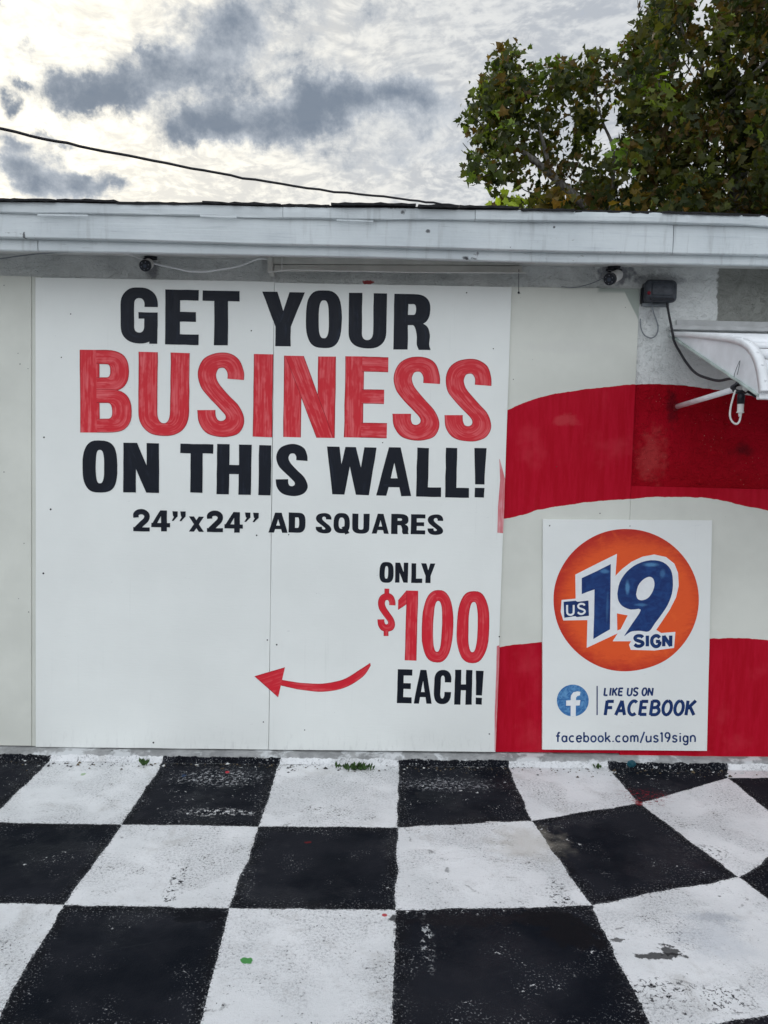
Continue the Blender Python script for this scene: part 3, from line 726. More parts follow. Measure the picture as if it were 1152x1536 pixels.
P_ = px2([(942.5, 1137), (1420, 1148), (1420, 741), (949.2, 729)], Y_PANEL)
P_[0] = (seam_x(P_[0][1]), P_[0][1]); P_[3] = (seam_x(P_[3][1]), P_[3][1])
slab('panel_sheet', P_, Y_PANEL, Y_WALL-.004, M_PANEL, rp, .0008)

# ------------------------------------------------------------------ hand-painted lettering
def strip_from_center(pts, w, closed=False):
    P = [Vector((p[0], p[1])) for p in pts]; n = len(P); A, B = [], []
    for i in range(n):
        a = P[(i-1) % n] if closed else P[max(i-1, 0)]; b = P[(i+1) % n] if closed else P[min(i+1, n-1)]
        t = (b-a).normalized(); nn = Vector((-t.y, t.x)); ww = w[i] if isinstance(w, (list, tuple)) else w
        A.append(P[i]+nn*ww/2); B.append(P[i]-nn*ww/2)
    if closed: A.append(A[0].copy()); B.append(B[0].copy())
    return A, B
def cat2(pts, k=5):
    return [Vector((q.x, q.y)) for q in catmull([(p[0], p[1], 0) for p in pts], k)]
def sup(cx, cy, rx, ry, deg, n=2.7):
    c, s = math.cos(RAD(deg)), math.sin(RAD(deg))
    return (cx+rx*math.copysign(abs(c)**(2/n), c), cy+ry*math.copysign(abs(s)**(2/n), s))
def ring(W, H, s, t, a0, a1, n=2.7, k=40, cx=None, cy=None, rx=None, ry=None):
    cx = W/2 if cx is None else cx; cy = H/2 if cy is None else cy; rx = W/2 if rx is None else rx; ry = H/2 if ry is None else ry
    A, B = [], []
    for i in range(k+1):
        a = a0+(a1-a0)*i/k
        A.append(sup(cx, cy, rx, ry, a, n)); B.append(sup(cx, cy, rx-s, ry-t, a, n))
    return A, B
def line(x0, y0, x1, y1, w, horiz=False):
    """parallel strip; w measured across x (or across y when horiz)"""
    k = 5; A, B = [], []
    for i in range(k+1):
        t = i/k; x, y = x0+(x1-x0)*t, y0+(y1-y0)*t
        if horiz: A.append((x, y+w/2)); B.append((x, y-w/2))
        else: A.append((x-w/2, y)); B.append((x+w/2, y))
    return A, B
def quad(a, b, c, d):
    """strip whose left edge runs a->b and right edge c->d"""
    k = 4; f = lambda p, q, t: (p[0]+(q[0]-p[0])*t, p[1]+(q[1]-p[1])*t)
    return [f(a, b, i/k) for i in range(k+1)], [f(c, d, i/k) for i in range(k+1)]
def bowl(x0, W, y0, y1, s, t, n=2.6):
    """D-shaped stroke from x0 out to W and back"""
    h = y1-y0; xc = x0+(W-x0)*.30; k = 18; A, B = [(x0, y1)], [(x0, y1-t)]
    cy = (y0+y1)/2
    for i in range(k+1):
        a = 90-180*i/k
        A.append(sup(xc, cy, W-xc, h/2, a, n)); B.append(sup(xc, cy, max(W-xc-s, .001), h/2-t, a, n))
    A.append((x0, y0)); B.append((x0, y0+t)); return A, B
S_A = [(.98,.68),(.97,.79),(.875,.92),(.67,.99),(.39,.99),(.13,.92),(.01,.77),(.065,.60),(.25,.465),(.46,.345),(.585,.265),(.59,.215),(.52,.19),(.44,.20),(.40,.24),(.39,.28),(.39,.32)]
S_B = [(.63,.69),(.63,.76),(.58,.81),(.52,.82),(.45,.81),(.41,.775),(.395,.72),(.46,.63),(.66,.50),(.87,.375),(.98,.25),(.98,.14),(.85,.04),(.55,.0),(.22,.04),(.04,.16),(0,.315)]
def glyph(ch, W, H, s, t):
    """heavy poster capital as a list of brush strokes in a W x H box; s stem width, t bar height"""
    if ch in 'O0': return [ring(W, H, s, t, 100, 460, 2.9 if ch == 'O' else 2.5)]
    if ch == 'Q': return [ring(W, H, s, t, 100, 460, 2.6), quad((.50*W, .30*H), (.72*W, -.06*H), (.72*W, .36*H), (.98*W, .02*H))]
    if ch in 'CG':
        A, B = [], []; yr = .31*H; yt, yb = (.64*H, .36*H) if ch == 'C' else (.655*H, .46*H)
        for i in range(3): y = yt+(H-yr-yt)*i/3; A.append((W, y)); B.append((W-s, y))
        for i in range(21): A.append(sup(W/2, H-yr, W/2, yr, 180*i/20, 2.3)); B.append(sup(W/2, H-yr, W/2-s, yr-t, 180*i/20, 2.3))
        for i in range(1, 6): y = H-yr+(2*yr-H)*i/6; A.append((0, y)); B.append((s, y))
        for i in range(21): A.append(sup(W/2, yr, W/2, yr, 180+180*i/20, 2.3)); B.append(sup(W/2, yr, W/2-s, yr-t, 180+180*i/20, 2.3))
        for i in range(1, 4): y = yr+(yb-yr)*i/3; A.append((W, y)); B.append((W-s, y))
        r = [(A, B)]
        if ch == 'G': r += [line(.48*W, .50*H, W, .50*H, .115*H, True), line(W-s*.32, .4*H, W-s*.32, 0, s*.6)]
        return r
    if ch == 'I': return [line(W/2, H, W/2, 0, W)]
    if ch == 'L': return [line(s/2, H, s/2, 0, s), line(s*.9, t/2, W, t/2, t, True)]
    if ch == 'T': return [line(W/2, H-t*.5, W/2, 0, s), line(0, H-t/2, W, H-t/2, t, True)]
    if ch == 'H': return [line(s/2, H, s/2, 0, s), line(W-s/2, H, W-s/2, 0, s), line(s*.9, H*.5, W-s*.9, H*.5, t, True)]
    if ch in 'EF':
        r = [line(s/2, H, s/2, 0, s), line(s*.9, H-t/2, W, H-t/2, t, True), line(s*.9, H*.51, W*.92, H*.51, t*.95, True)]
        if ch == 'E': r.append(line(s*.9, t/2, W, t/2, t, True))
        return r
    if ch == 'N': return [line(s/2, H, s/2, 0, s), line(W-s/2, H, W-s/2, 0, s), quad((.02*W, H), (W-s*1.02, 0), (s*1.1, H), (.98*W, 0))]
    if ch == 'U':
        r = W/2; A, B = [], []; yb = H*.30
        for i in range(6): y = H+(yb-H)*i/6; A.append((0, y)); B.append((s, y))
        for i in range(25):
            a = 180+180*i/24; A.append(sup(W/2, yb, W/2, yb, a, 2.4)); B.append(sup(W/2, yb, W/2-s, yb-t, a, 2.4))
        for i in range(1, 7): y = yb+(H-yb)*i/6; A.append((W, y)); B.append((W-s, y))
        return [(A, B)]
    if ch == 'S':
        A = cat2([(x*W, y*H) for x, y in S_A]); B = cat2([(x*W, y*H) for x, y in S_B]); return [(A, B)]
    if ch == 'B': return [line(s/2, H, s/2, 0, s), bowl(s*.85, W*.95, H*.5, H, s*.95, t), bowl(s*.85, W, 0, H*.53, s, t)]
    if ch == 'D': return [line(s/2, H, s/2, 0, s), bowl(s*.85, W, 0, H, s, t, 2.8)]
    if ch in 'RP':
        r = [line(s/2, H, s/2, 0, s), bowl(s*.85, W*.97, H*.44, H, s, t)]
        if ch == 'R':
            A = cat2([(.38*W, .48*H), (.55*W, .42*H), (.62*W, .26*H), (.62*W, .10*H), (.68*W, 0)]); B = cat2([(.70*W, .50*H), (.90*W, .42*H), (.97*W, .28*H), (.96*W, .10*H), (1.0*W, .0)])
            r.append((A, B))
        return r
    if ch == 'A': return [quad((0, 0), (.33*W, H), (.29*W, 0), (.60*W, H)), quad((.71*W, 0), (.40*W, H), (W, 0), (.67*W, H)), line(.2*W, .27*H, .8*W, .27*H, t*.9, True)]
    if ch == 'W': return [quad((0, H), (.12*W, 0), (.25*W, H), (.37*W, 0)), quad((.16*W, 0), (.37*W, H), (.37*W, 0), (.53*W, H)), quad((.37*W, H), (.60*W, 0), (.58*W, H), (.84*W, 0)), quad((.62*W, 0), (.75*W, H), (.86*W, 0), (W, H))]
    if ch == 'Y': return [quad((0, H), (.32*W, .36*H), (.36*W, H), (.62*W, .36*H)), quad((.64*W, H), (.38*W, .36*H), (W, H), (.68*W, .36*H)), line(W/2, .44*H, W/2, 0, .36*W)]
    if ch == '!': return [quad((0, H), (.12*W, .27*H), (W, H), (.88*W, .27*H)), line(W/2, .20*H, W/2, 0, .78*W)]
    if ch == '1': return [line(W-s/2, H, W-s/2, 0, s), quad((.02*W, .72*H), (W-s, .80*H), (.02*W, .86*H), (W-s, H))]
    if ch == '2':
        c = cat2([(.17*W, .64*H), (.17*W, .80*H), (.35*W, .90*H), (.62*W, .90*H), (.82*W, .76*H), (.78*W, .56*H), (.50*W, .34*H), (.22*W, .12*H)]); return [strip_from_center(c, s*.92), line(0, t/2, W, t/2, t, True)]
    if ch == '4': return [line(.68*W, H, .68*W, 0, s*.9), line(0, .30*H, W, .30*H, t, True), quad((0, .30*H), (.48*W, H), (.26*W, .30*H), (.70*W, H))]
    if ch == 'x': return [quad((0, 0), (.66*W, H), (.34*W, 0), (W, H)), quad((0, H), (.66*W, 0), (.34*W, H), (W, 0))]
    if ch == '"':
        r = []
        for o in (0, .56*W):
            r.append(quad((o+.04*W, H), (o+.10*W, .45*H), (o+.42*W, H), (o+.42*W, .45*H))); r.append(quad((o+.18*W, .48*H), (o, 0), (o+.42*W, .48*H), (o+.12*W, 0)))
        return r
    if ch == '$':
        r = [(cat2([(x*W, (.09+.82*y)*H) for x, y in S_A]), cat2([(x*W, (.09+.82*y)*H) for x, y in S_B]))]
        r += [line(W/2, H, W/2, .88*H, s*.8), line(W/2, .12*H, W/2, 0, s*.8)]; return r
    raise KeyError(ch)

class Paint:
    """collects brush strokes on a plane parallel to the wall"""
    def __init__(self, Y): self.Y = Y; self.bm = bmesh.new(); self.uv = self.bm.loops.layers.uv.new('UVMap'); self.ac = self.bm.loops.layers.uv.new('across')
    def strip(self, A, B, lift, wob=0.0):
        off = random.uniform(0, 50); u = 0; vs = []; voff = random.uniform(0, 50)
        for i, (a, b) in enumerate(zip(A, B)):
            a = Vector((a[0], a[1])); b = Vector((b[0], b[1]))
            if wob:
                for q in (a, b):
                    nv = mnoise.noise_vector(Vector((q.x*16, q.y*16, 3))); q.x += wob*nv.x; q.y += wob*nv.y
            if i:
                u += .5*((a-pa).length+(b-pb).length)
            w = (b-a).length
            n = 5; row = []
            for k in range(n): q = a.lerp(b, k/(n-1)); row.append((self.bm.verts.new((q.x, self.Y-lift, q.y)), u+off, w*k/(n-1)+voff, w*k/(n-1), w))
            vs.append(row); pa, pb = a, b
        for r0, r1 in zip(vs, vs[1:]):
            for k in range(len(r0)-1):
                q = (r0[k], r0[k+1], r1[k+1], r1[k])
                try: f = self.bm.faces.new([z[0] for z in q])
                except ValueError: continue
                for l, z in zip(f.loops, q): l[self.uv].uv = (z[1], z[2]); l[self.ac].uv = (z[3], z[4])
    def fill(self, loops, lift):
        """flat painted shape; loops = [outer, hole, ...] in wall metres"""
        tri = tessellate_polygon([[Vector((p[0], p[1], 0)) for p in lp] for lp in loops])
        flat = [p for lp in loops for p in lp]; vs = [self.bm.verts.new((p[0], self.Y-lift, p[1])) for p in flat]
        for t in tri:
            try: f = self.bm.faces.new([vs[i] for i in t])
            except ValueError: continue
            for l in f.loops: l[self.uv].uv = (l.vert.co.x+l.vert.co.z*.2, l.vert.co.z); l[self.ac].uv = (.5, 1)
    def letter(self, ch, x0, x1, y0, y1, s, t, wob=.002, lean=0.0):
        """pixel box of the photographed letter -> letter upright on the wall; s, t as fractions"""
        xc, yc = (x0+x1)/2, (y0+y1)/2
        X0, X1 = wy(x0, yc, self.Y).x, wy(x1, yc, self.Y).x; Z1, Z0 = wy(xc, y0, self.Y).z, wy(xc, y1, self.Y).z
        W, H = X1-X0, Z1-Z0
        rot = random.uniform(-.008, .008)
        for i, (A, B) in enumerate(glyph(ch, W, H, s*W, t*H)):
            f = lambda p: (X0+p[0]+lean*(p[1]-H/2)-rot*(p[1]-H/2), Z0+p[1]+rot*(p[0]-W/2))
            self.strip([f(p) for p in A], [f(p) for p in B], .0006+.00012*i, wob)
    def build(self, name, mat, parent, label=None, clip=None):
        bm = self.bm.copy() if clip else self.bm
        if clip:
            x, side = clip
            bmesh.ops.bisect_plane(bm, geom=bm.verts[:]+bm.edges[:]+bm.faces[:], plane_co=(x, 0, 0), plane_no=(1, 0, 0), clear_outer=side < 0, clear_inner=side > 0)
            if not bm.faces: bm.free(); return None
        for f in bm.faces:
            f.normal_update()
            if f.normal.y > 0: f.normal_flip()
        me = bpy.data.meshes.new(name); bm.to_mesh(me); bm.free()
        return link(name, me, mat, parent, label)

bl = thing('sign_board', 'large white painted board reading GET BUSI ON THI, starting the slogan', 'sign board', (wy(230, 1122).x, 0, .06), 'large white advertising boards')
br = thing('sign_board', 'large white painted board with red dollar price and EACH at its lower right', 'sign board', (wy(580, 1126).x, 0, .06), 'large white advertising boards')
L_TOP, L_BOT = wy(53, 416), wy(53.5, 1120.5)
slab('board_sheet', [(L_BOT.x, L_BOT.z), (X_SEAM-.0012, wy(404, 1124.5).z), (X_SEAM-.0010, wy(409.5, 422.5).z), (L_TOP.x, L_TOP.z)], 0, .0115, M_BOARD, bl, .0012, .0015)
slab('board_sheet', [(X_SEAM+.0010, wy(405, 1124.5).z), (wy(743, 1128).x, wy(743, 1128).z), (wy(767.5, 430.5).x, wy(767.5, 430.5).z), (X_SEAM+.0012, wy(411, 424).z)], -.001, .0115, M_BOARD, br, .0012, .0015)
screws(bl, [(106, 471), (377, 496), (66, 656), (65, 860), (385, 803), (401, 960), (76, 764), (92, 536), (230, 1114), (395, 1083)], 0, .0055)
screws(br, [(740, 523), (574, 664), (433, 802), (415, 967), (457, 1095), (734, 1101), (749, 955), (700, 429+10)], -.001, .005)

def word(mat, letters, s, t, label, wob=.002, Y=-.001, lean=0.0):
    p = Paint(Y)
    for q in letters:
        ch, x0, x1, y0, y1 = q[:5]; ss, tt = (q[5], q[6]) if len(q) > 5 else (s, t)
        p.letter(ch, x0, x1, y0, y1, ss, tt, wob, lean)
    p2 = Paint.__new__(Paint); p2.Y = Y; p2.bm = p.bm
    a = p.build('lettering', mat, bl, label, (X_SEAM, -1)); b = p.build('lettering', mat, br, label, (X_SEAM, 1))
    p.bm.free()
def relabel(o, txt): o['label'] = txt

word(M_BLACK, [('G',181,236.5,431,515,.36,.19),('E',248,298,434.6,517,.44,.19),('T',304,359.4,436.3,518,.38,.185)], .4, .19, 'black words GET')
word(M_BLACK, [('Y',393,456.7,438,519.6),('O',458.7,512.8,435.6,522,.36,.17),('U',523,579.8,439.6,522.7,.35,.15),('R',590.7,646.7,441,524.5,.38,.185)], .38, .18, 'black word YOUR')
word(M_RED, [('B',120,197.4,525,649,.38,.17),('U',207.6,284,528.6,654,.375,.155),('S',296,367.2,528.6,655.6),('I',380,409.2,531.3,655.5)], .4, .17, 'red letters BUSI')
word(M_RED, [('N',425.4,503,534.3,656.3,.345,.2),('E',517,581.4,535,656.6,.44,.185),('S',589,660.6,534.6,661),('S',667,738,538,662.5)], .4, .17, 'red letters NESS')
word(M_BLACK, [('O',124,176,660.6,739,.38,.18),('N',185,238.6,664.6,738.8,.35,.2),('T',270,319.7,666,739,.37,.19),('H',325.3,377,666.6,741.8,.36,.18),('I',388,406.6,667.9,743)], .38, .18, 'black words ON THI')
word(M_BLACK, [('S',413.9,462,666,744),('W',490,564.3,670.5,742),('A',565,617.7,671,743.8,.38,.2),('L',625,662.3,671.9,745.4,.47,.2),('L',668.2,704,672,746.5,.47,.2),('!',710.8,729,672,746.5)], .38, .18, 'black words S WALL and exclamation mark')
word(M_BLACK, [('2',200,224.7,764.7,797,.36,.19),('4',227,255,765.5,797,.34,.2),('"',257.7,279,767,781.5),('x',283.4,306,775,797.5),('2',310.5,334.6,767,798,.36,.19),('4',336.9,364.2,768,799,.34,.2),('"',366.6,388.6,769,783),('A',403,431.8,769,799),('D',433,458.4,769,799,.38,.24),('S',473.7,497.4,769.5,800),('Q',500.3,524.8,769.5,800,.32,.22),('U',528.4,554.3,770.5,800.5,.35,.2),('A',558,583.5,770.5,800.5),('R',586.8,613.4,771,801,.36,.22),('E',616.3,638,771.5,801.5,.4,.2),('S',641.4,665,771.5,802.5)], .36, .2, 'small black line about ad square size', .0014)
word(M_BLACK, [('O',569,590.4,843,874,.38,.2),('N',592.8,612,844,874,.34,.2),('L',617,633.6,845,874.5,.44,.22),('Y',631.5,652.7,845,874.5)], .38, .2, 'small black word ONLY', .0016)
word(M_REDBRIGHT, [('$',566.3,593.3,883,954),('1',595.5,626,885.8,990.4,.58,.1),('0',632.7,680,885,994,.36,.15),('0',685,734,886.5,994.5,.36,.15)], .34, .15, 'red price 100 dollars')
word(M_BLACK, [('E',596,618,1004,1054.8,.42,.18),('A',621,648,1004.8,1055.5,.36,.17),('C',651,676.8,1004.8,1056.2,.38,.17),('H',682,708,1004.8,1057,.36,.17),('!',713,724.8,1006,1056.8)], .38, .18, 'black word EACH with exclamation mark', .0016)

def arrow():
    p = Paint(-.001); c2 = lambda a, b: (wy(360+a/2.743, 740+b/2.743).x, wy(360+a/2.743, 740+b/2.743).z)
    A = cat2([c2(*q) for q in [(168,766),(250,779),(340,782),(425,765),(490,727),(536,697)]]); B = cat2([c2(*q) for q in [(166,790),(250,808),(340,816),(430,800),(505,755),(538,708)]])
    p.strip(A, B, .0007, .001)
    p.strip([c2(*q) for q in [(60,752),(120,734),(185,715)]], [c2(*q) for q in [(60,753),(110,797),(157,839)]], .0009, .001)
    a = p.build('painted_arrow', M_REDBRIGHT, bl, None, (X_SEAM, -1)); p.build('painted_arrow', M_REDBRIGHT, br, None, (X_SEAM, 1)); p.bm.free()
    # red wave paint that ran onto the edge of the board
    p = Paint(-.001); q2 = lambda a, b: (wy(a, b).x, wy(a, b).z)
    p.strip([q2(*q) for q in [(749,688),(750,720),(747,760),(746,799)]], [q2(*q) for q in [(750,690),(757.3,718),(756.3,760),(754.5,800)]], .0007, .001)
    p1 = p; p = Paint(-.001)
    p.strip([q2(*q) for q in [(745,969),(744,1010),(742,1070),(742,1126)]], [q2(*q) for q in [(749,968),(748.2,1010),(745.5,1070),(743.5,1126)]], .0007, .002)
    M_THIN = mat_stroke('thin_red_paint', (.60, .16, .18), (.70, .40, .41), lo=.40, hi=.66)
    p1.build('paint_smear', M_THIN, br); p.build('paint_smear', M_THIN, br)
arrow()

# ------------------------------------------------------------------ round logo sign
def logo_sign():
    Y = -.001
    sb = thing('sign_board', 'white upright sign with orange disc and blue numerals 19 over red stripe', 'sign board', (wy(940, 1126).x, 0, .06))
    slab('board_sheet', px2([(813.5, 1124.5), (1060.5, 1126.5), (1068.5, 780.5), (814.5, 779)], Y), Y, .0115, M_SIGN, sb, .0012, .0008)
    screws(sb, [(945, 789), (824.5, 788.5)], Y, .0045)
    C = lambda a, b: (wy(800+a/3.972, 770+b/3.972, Y).x, wy(800+a/3.972, 770+b/3.972, Y).z)
    def shape(name, loops, mat, lift, smooth=True, k=4, lab=None):
        p = Paint(Y)
        L = []
        for lp in loops:
            pts = [C(*q) for q in lp]
            L.append([tuple(v) for v in cat2(pts+[pts[0]], k)[:-1]] if smooth else pts)
        p.fill(L, lift); return p.build(name, mat, sb, lab)
    # orange ball, painted darker red round its rim
    c0 = wy(800+553/3.972, 770+517/3.972, Y)
    mt, g = material('orange_disc_paint')
    d = g.v('SUBTRACT', g.pos, (c0.x, Y, c0.z)); R = wy(800+986/3.972, 900, Y).x-c0.x
    st = g.noise(g.mapping(g.pos, (22, 1, 60)), 1.0, 5, .6, 1.0)
    l = g.m('DIVIDE', g.v('LENGTH', d), R)
    l = g.m('ADD', l, g.m('MULTIPLY', g.m('SUBTRACT', st, .5), .22))
    x, y, z = g.sep(d)
    l = g.m('ADD', l, g.m('MULTIPLY', g.m('MAXIMUM', z, 0.0), .22)); l = g.m('SUBTRACT', l, g.m('MULTIPLY', g.m('MAXIMUM', g.m('MULTIPLY', x, 1.0), 0.0), .35))
    c = g.mix(g.mr(l, .74, 1.04), (.78, .098, .022), (.50, .026, .016))
    c = g.mix(g.mr(g.noise(g.pos, 9, 4, .6, 1.0), .52, .75, 0, .35), c, (.88, .15, .03))
    c = g.mix(g.mr(st, .55, .75, 0, .3), c, (.66, .05, .018))
    finish(g, c, .42, st, .2, .001)
    p = Paint(Y); pts = []
    for i in range(96):
        a = 2*math.pi*i/96; w = 1+.006*mnoise.noise(Vector((math.cos(a)*2, math.sin(a)*2, 0)))
        pts.append(C(553+433*w*math.cos(a), 517-424*w*math.sin(a)))
    p.fill([pts], .0005); p.build('orange_disc', mt, sb)
    # white keyline behind the numerals, with the orange wedge showing through
    outer = [(250,365),(372,303),(498,241),(489,372),(530,330),(585,288),(650,258),(720,245),(790,260),(840,300),(862,355),(866,430),(850,500),(812,575),(770,638),(732,694),(762,713),(846,706),(838,802),(722,817),(580,813),(570,782),(582,762),(472,762),(502,715),(318,801),(322,636),(178,638),(163,588),(168,516),(252,508)]
    wedge = [(498,596),(562,608),(520,690),(500,698)]
    shape('numeral_outline', [outer, wedge], M_WHITEPAINT, .0008, False)
    # shaded blue numerals: highlights brushed in lighter blue
    mt, g = material('shaded_blue_paint')
    n = g.noise(g.mapping(g.pos, (20, 1, 30)), 1.0, 4, .6, .8)
    c = g.mix(g.mr(n, .35, .7), (.009, .03, .135), (.014, .055, .20))
    for q, r, f in [((700, 305), (.034, .05, .010), .8), ((560, 440), (.010, .05, .030), .8), ((425, 345), (.022, .05, .010), .6), ((770, 360), (.012, .05, .02), .4), ((640, 545), (.03, .05, .007), .5), ((440, 560), (.006, .05, .07), .25), ((655, 505), (.016, .05, .006), .6)]:
        qq = C(*q); c = g.mix(g.m('MULTIPLY', g.spot(g.pos, (qq[0], Y, qq[1]), r, .35, 30, .6), f), c, (.10, .27, .50))
    finish(g, c, .4, n, .15, .001)
    shape('numeral', [[(288,386),(380,343),(461,302),(459,500),(456,691),(405,720),(357,749),(362,600),(364,453),(326,466),(288,481)]], mt, .0012, False)
    shape('numeral', [[(500,478),(514,412),(556,348),(620,301),(700,279),(772,291),(818,335),(831,400),(826,475),(800,545),(762,604),(724,655),(688,703),(640,700),(590,702),(562,716),(542,729),(590,655),(640,574),(580,573),(530,552),(506,518)],
                      [(612,482),(624,432),(652,396),(688,378),(714,390),(721,430),(706,474),(680,506),(645,518),(620,508)]], mt, .0012, True, 3)
    # small words: pen strokes
    pen = PEN
    def text(name, txt, boxes, w, mat, lift, lean=0.0):
        p = Paint(Y)
        for i, (ch, x0, x1, y0, y1) in enumerate(boxes):
            for k, stx in enumerate(pen(ch)):
                pts = [C(x0+(x1-x0)*u+lean*(v-.5)*(y1-y0), y1-(y1-y0)*v) for u, v in stx[1]]
                if stx[0] == 'c': pts = [tuple(v) for v in cat2(pts, 5)]
                A, B = strip_from_center(pts, w); p.strip(A, B, lift+.0001*k, .0005)
        return p.build(name, mat, sb)
    shape('word_patch', [[(180,527),(252,520),(262,527),(328,519),(331,610),(258,618),(250,612),(184,622)]], M_NAVY, .0012, False)
    text('lettering', 'US', [('U',199,242,546,607),('S',262,309,538,600)], .0104, M_WHITEPAINT, .0016)
    text('lettering', 'SIGN', [('S',600,656,728,792),('I',674,684,728,792),('G',704,756,728,794),('N',774,820,728,792)], .0182, M_NAVY, .0013)
    def run(txt, x0, x1, y0, y1, wd):
        tot = sum(wd.get(c, 1.0) for c in txt); x = x0; out = []
        for ch in txt:
            w = wd.get(ch, 1.0)*(x1-x0)/tot
            if ch != ' ': out.append((ch, x+w*.12, x+w*.86, y0, y1))
            x += w
        return out
    text('lettering', '', run('LIKE US ON', 420, 716, 1040, 1086, {'I': .5, ' ': .45, 'L': .85}), .0096, M_NAVY, .0006, .12)
    text('lettering', '', run('FACEBOOK', 424, 975, 1116, 1202, {'F': .9, 'E': .9}), .0172, M_NAVY, .0006, .14)
    text('lettering', '', run('facebook.com/us19sign', 130, 972, 1306, 1362, {'f': .8, '.': .42, 'm': 1.45, '/': .75, '1': .6, 'i': .5, 'k': 1.0}), .0086, M_NAVY, .0006)
    text('dividing_rule', '', [('|', 375, 385, 1028, 1202)], .0065, M_NAVY, .0006)
    mt, g = material('sky_blue_paint')
    n = g.noise(g.mapping(g.pos, (40, 1, 40)), 1.0, 4, .6, 1.5)
    finish(g, g.mix(g.mr(n, .35, .68), (.03, .13, .34), (.12, .30, .54)), .42, n, .15, .001)
    p = Paint(Y); p.fill([[C(235+95*math.cos(2*math.pi*i/48), 1115-95*math.sin(2*math.pi*i/48)) for i in range(48)]], .0006); p.build('round_badge', mt, sb)
    fp = [(222,1209),(222,1146),(195,1146),(195,1115),(222,1113),(224,1085),(238,1066),(262,1060),(280,1063),(277,1084),(262,1088),(254,1098),(253,1113),(280,1112),(276,1144),(253,1145),(252,1209)]
    shape('badge_letter', [fp], M_WHITEPAINT, .0010, False)

def PEN(ch):
    """thin brush alphabet: list of (kind, points) in a unit box; c curved, l straight"""
    o = lambda cx, cy, rx, ry, a0=90, a1=450, n=16: ('l', [(cx+rx*math.cos(RAD(a0+(a1-a0)*i/n)), cy+ry*math.sin(RAD(a0+(a1-a0)*i/n))) for i in range(n+1)])
    X = .66
    T = {
     'L': [('l', [(.05,1),(.05,0)]), ('l', [(.05,.05),(.9,.05)])], 'I': [('l', [(.5,1),(.5,0)])], 'K': [('l', [(.05,1),(.05,0)]), ('l', [(.95,1),(.1,.45)]), ('l', [(.35,.6),(.95,0)])],
     'E': [('l', [(.05,1),(.05,0)]), ('l', [(.05,.95),(.9,.95)]), ('l', [(.05,.52),(.8,.52)]), ('l', [(.05,.05),(.9,.05)])], 'F': [('l', [(.05,1),(.05,0)]), ('l', [(.05,.95),(.9,.95)]), ('l', [(.05,.52),(.8,.52)])],
     'U': [('c', [(.05,1),(.05,.45),(.12,.15),(.5,.03),(.88,.15),(.95,.45),(.95,1)])], 'S': [('c', [(.92,.82),(.75,.96),(.35,.97),(.1,.8),(.2,.6),(.5,.5),(.85,.38),(.92,.2),(.65,.03),(.3,.03),(.05,.18)])],
     'O': [o(.5,.5,.47,.48)], 'N': [('l', [(.05,0),(.05,1)]), ('l', [(.05,.97),(.95,.03)]), ('l', [(.95,0),(.95,1)])], 'A': [('l', [(.0,0),(.5,1)]), ('l', [(.5,1),(1,0)]), ('l', [(.2,.3),(.8,.3)])],
     'C': [o(.55,.5,.5,.48,50,310)], 'B': [('l', [(.05,1),(.05,0)]), ('c', [(.05,.96),(.6,.96),(.85,.76),(.6,.54),(.05,.52)]), ('c', [(.4,.53),(.75,.5),(.97,.28),(.7,.05),(.05,.04)])],
     'G': [('c', [(.92,.8),(.7,.97),(.35,.95),(.06,.7),(.06,.3),(.35,.04),(.7,.04),(.93,.25),(.93,.46)]), ('l', [(.5,.47),(.97,.47)])],
     'f': [('c', [(.95,.93),(.7,1.0),(.5,.85),(.48,.6),(.48,0)]), ('l', [(.05,.64),(.9,.64)])], 'a': [o(.48,X/2,.42,X/2-.02), ('l', [(.9,X),(.9,0)])], 'c': [o(.55,X/2,.48,X/2-.02,50,310)],
     'e': [('c', [(.1,.36),(.5,.37),(.92,.38),(.82,.6),(.5,X),(.15,.55),(.06,.3),(.25,.06),(.6,.02),(.92,.16)])], 'b': [('l', [(.08,1.05),(.08,0)]), o(.5,X/2,.42,X/2-.02)], 'o': [o(.5,X/2,.46,X/2-.02)],
     'k': [('l', [(.08,1.05),(.08,0)]), ('l', [(.85,.66),(.1,.28)]), ('l', [(.35,.4),(.95,0)])], '.': [('l', [(.5,.12),(.5,0)])], 'm': [('l', [(.05,X),(.05,0)]), ('c', [(.05,.45),(.2,.64),(.42,.62),(.5,.4),(.5,0)]), ('c', [(.5,.42),(.65,.64),(.88,.62),(.95,.4),(.95,0)])],
     '/': [('l', [(.0,-.1),(1,1.08)])], 'u': [('c', [(.08,X),(.08,.25),(.2,.05),(.5,.03),(.8,.1),(.92,.3)]), ('l', [(.92,X),(.92,0)])], 's': [('c', [(.88,.56),(.65,.66),(.3,.64),(.15,.5),(.35,.37),(.7,.3),(.88,.18),(.65,.02),(.3,.02),(.08,.12)])],
     '1': [('l', [(.6,1),(.6,0)]), ('l', [(.1,.85),(.6,1)])], '9': [o(.5,.70,.42,.28), ('c', [(.92,.72),(.85,.4),(.45,0)])], 'i': [('l', [(.5,X),(.5,0)]), ('l', [(.5,.95),(.5,.83)])],
     'g': [o(.48,X/2,.42,X/2-.02), ('c', [(.9,X),(.9,.0),(.75,-.24),(.4,-.27),(.1,-.15)])], 'n': [('l', [(.08,X),(.08,0)]), ('c', [(.08,.42),(.3,.64),(.7,.64),(.92,.42),(.92,0)])], '|': [('l', [(.5,1),(.5,0)])],
    }
    return T[ch]
logo_sign()

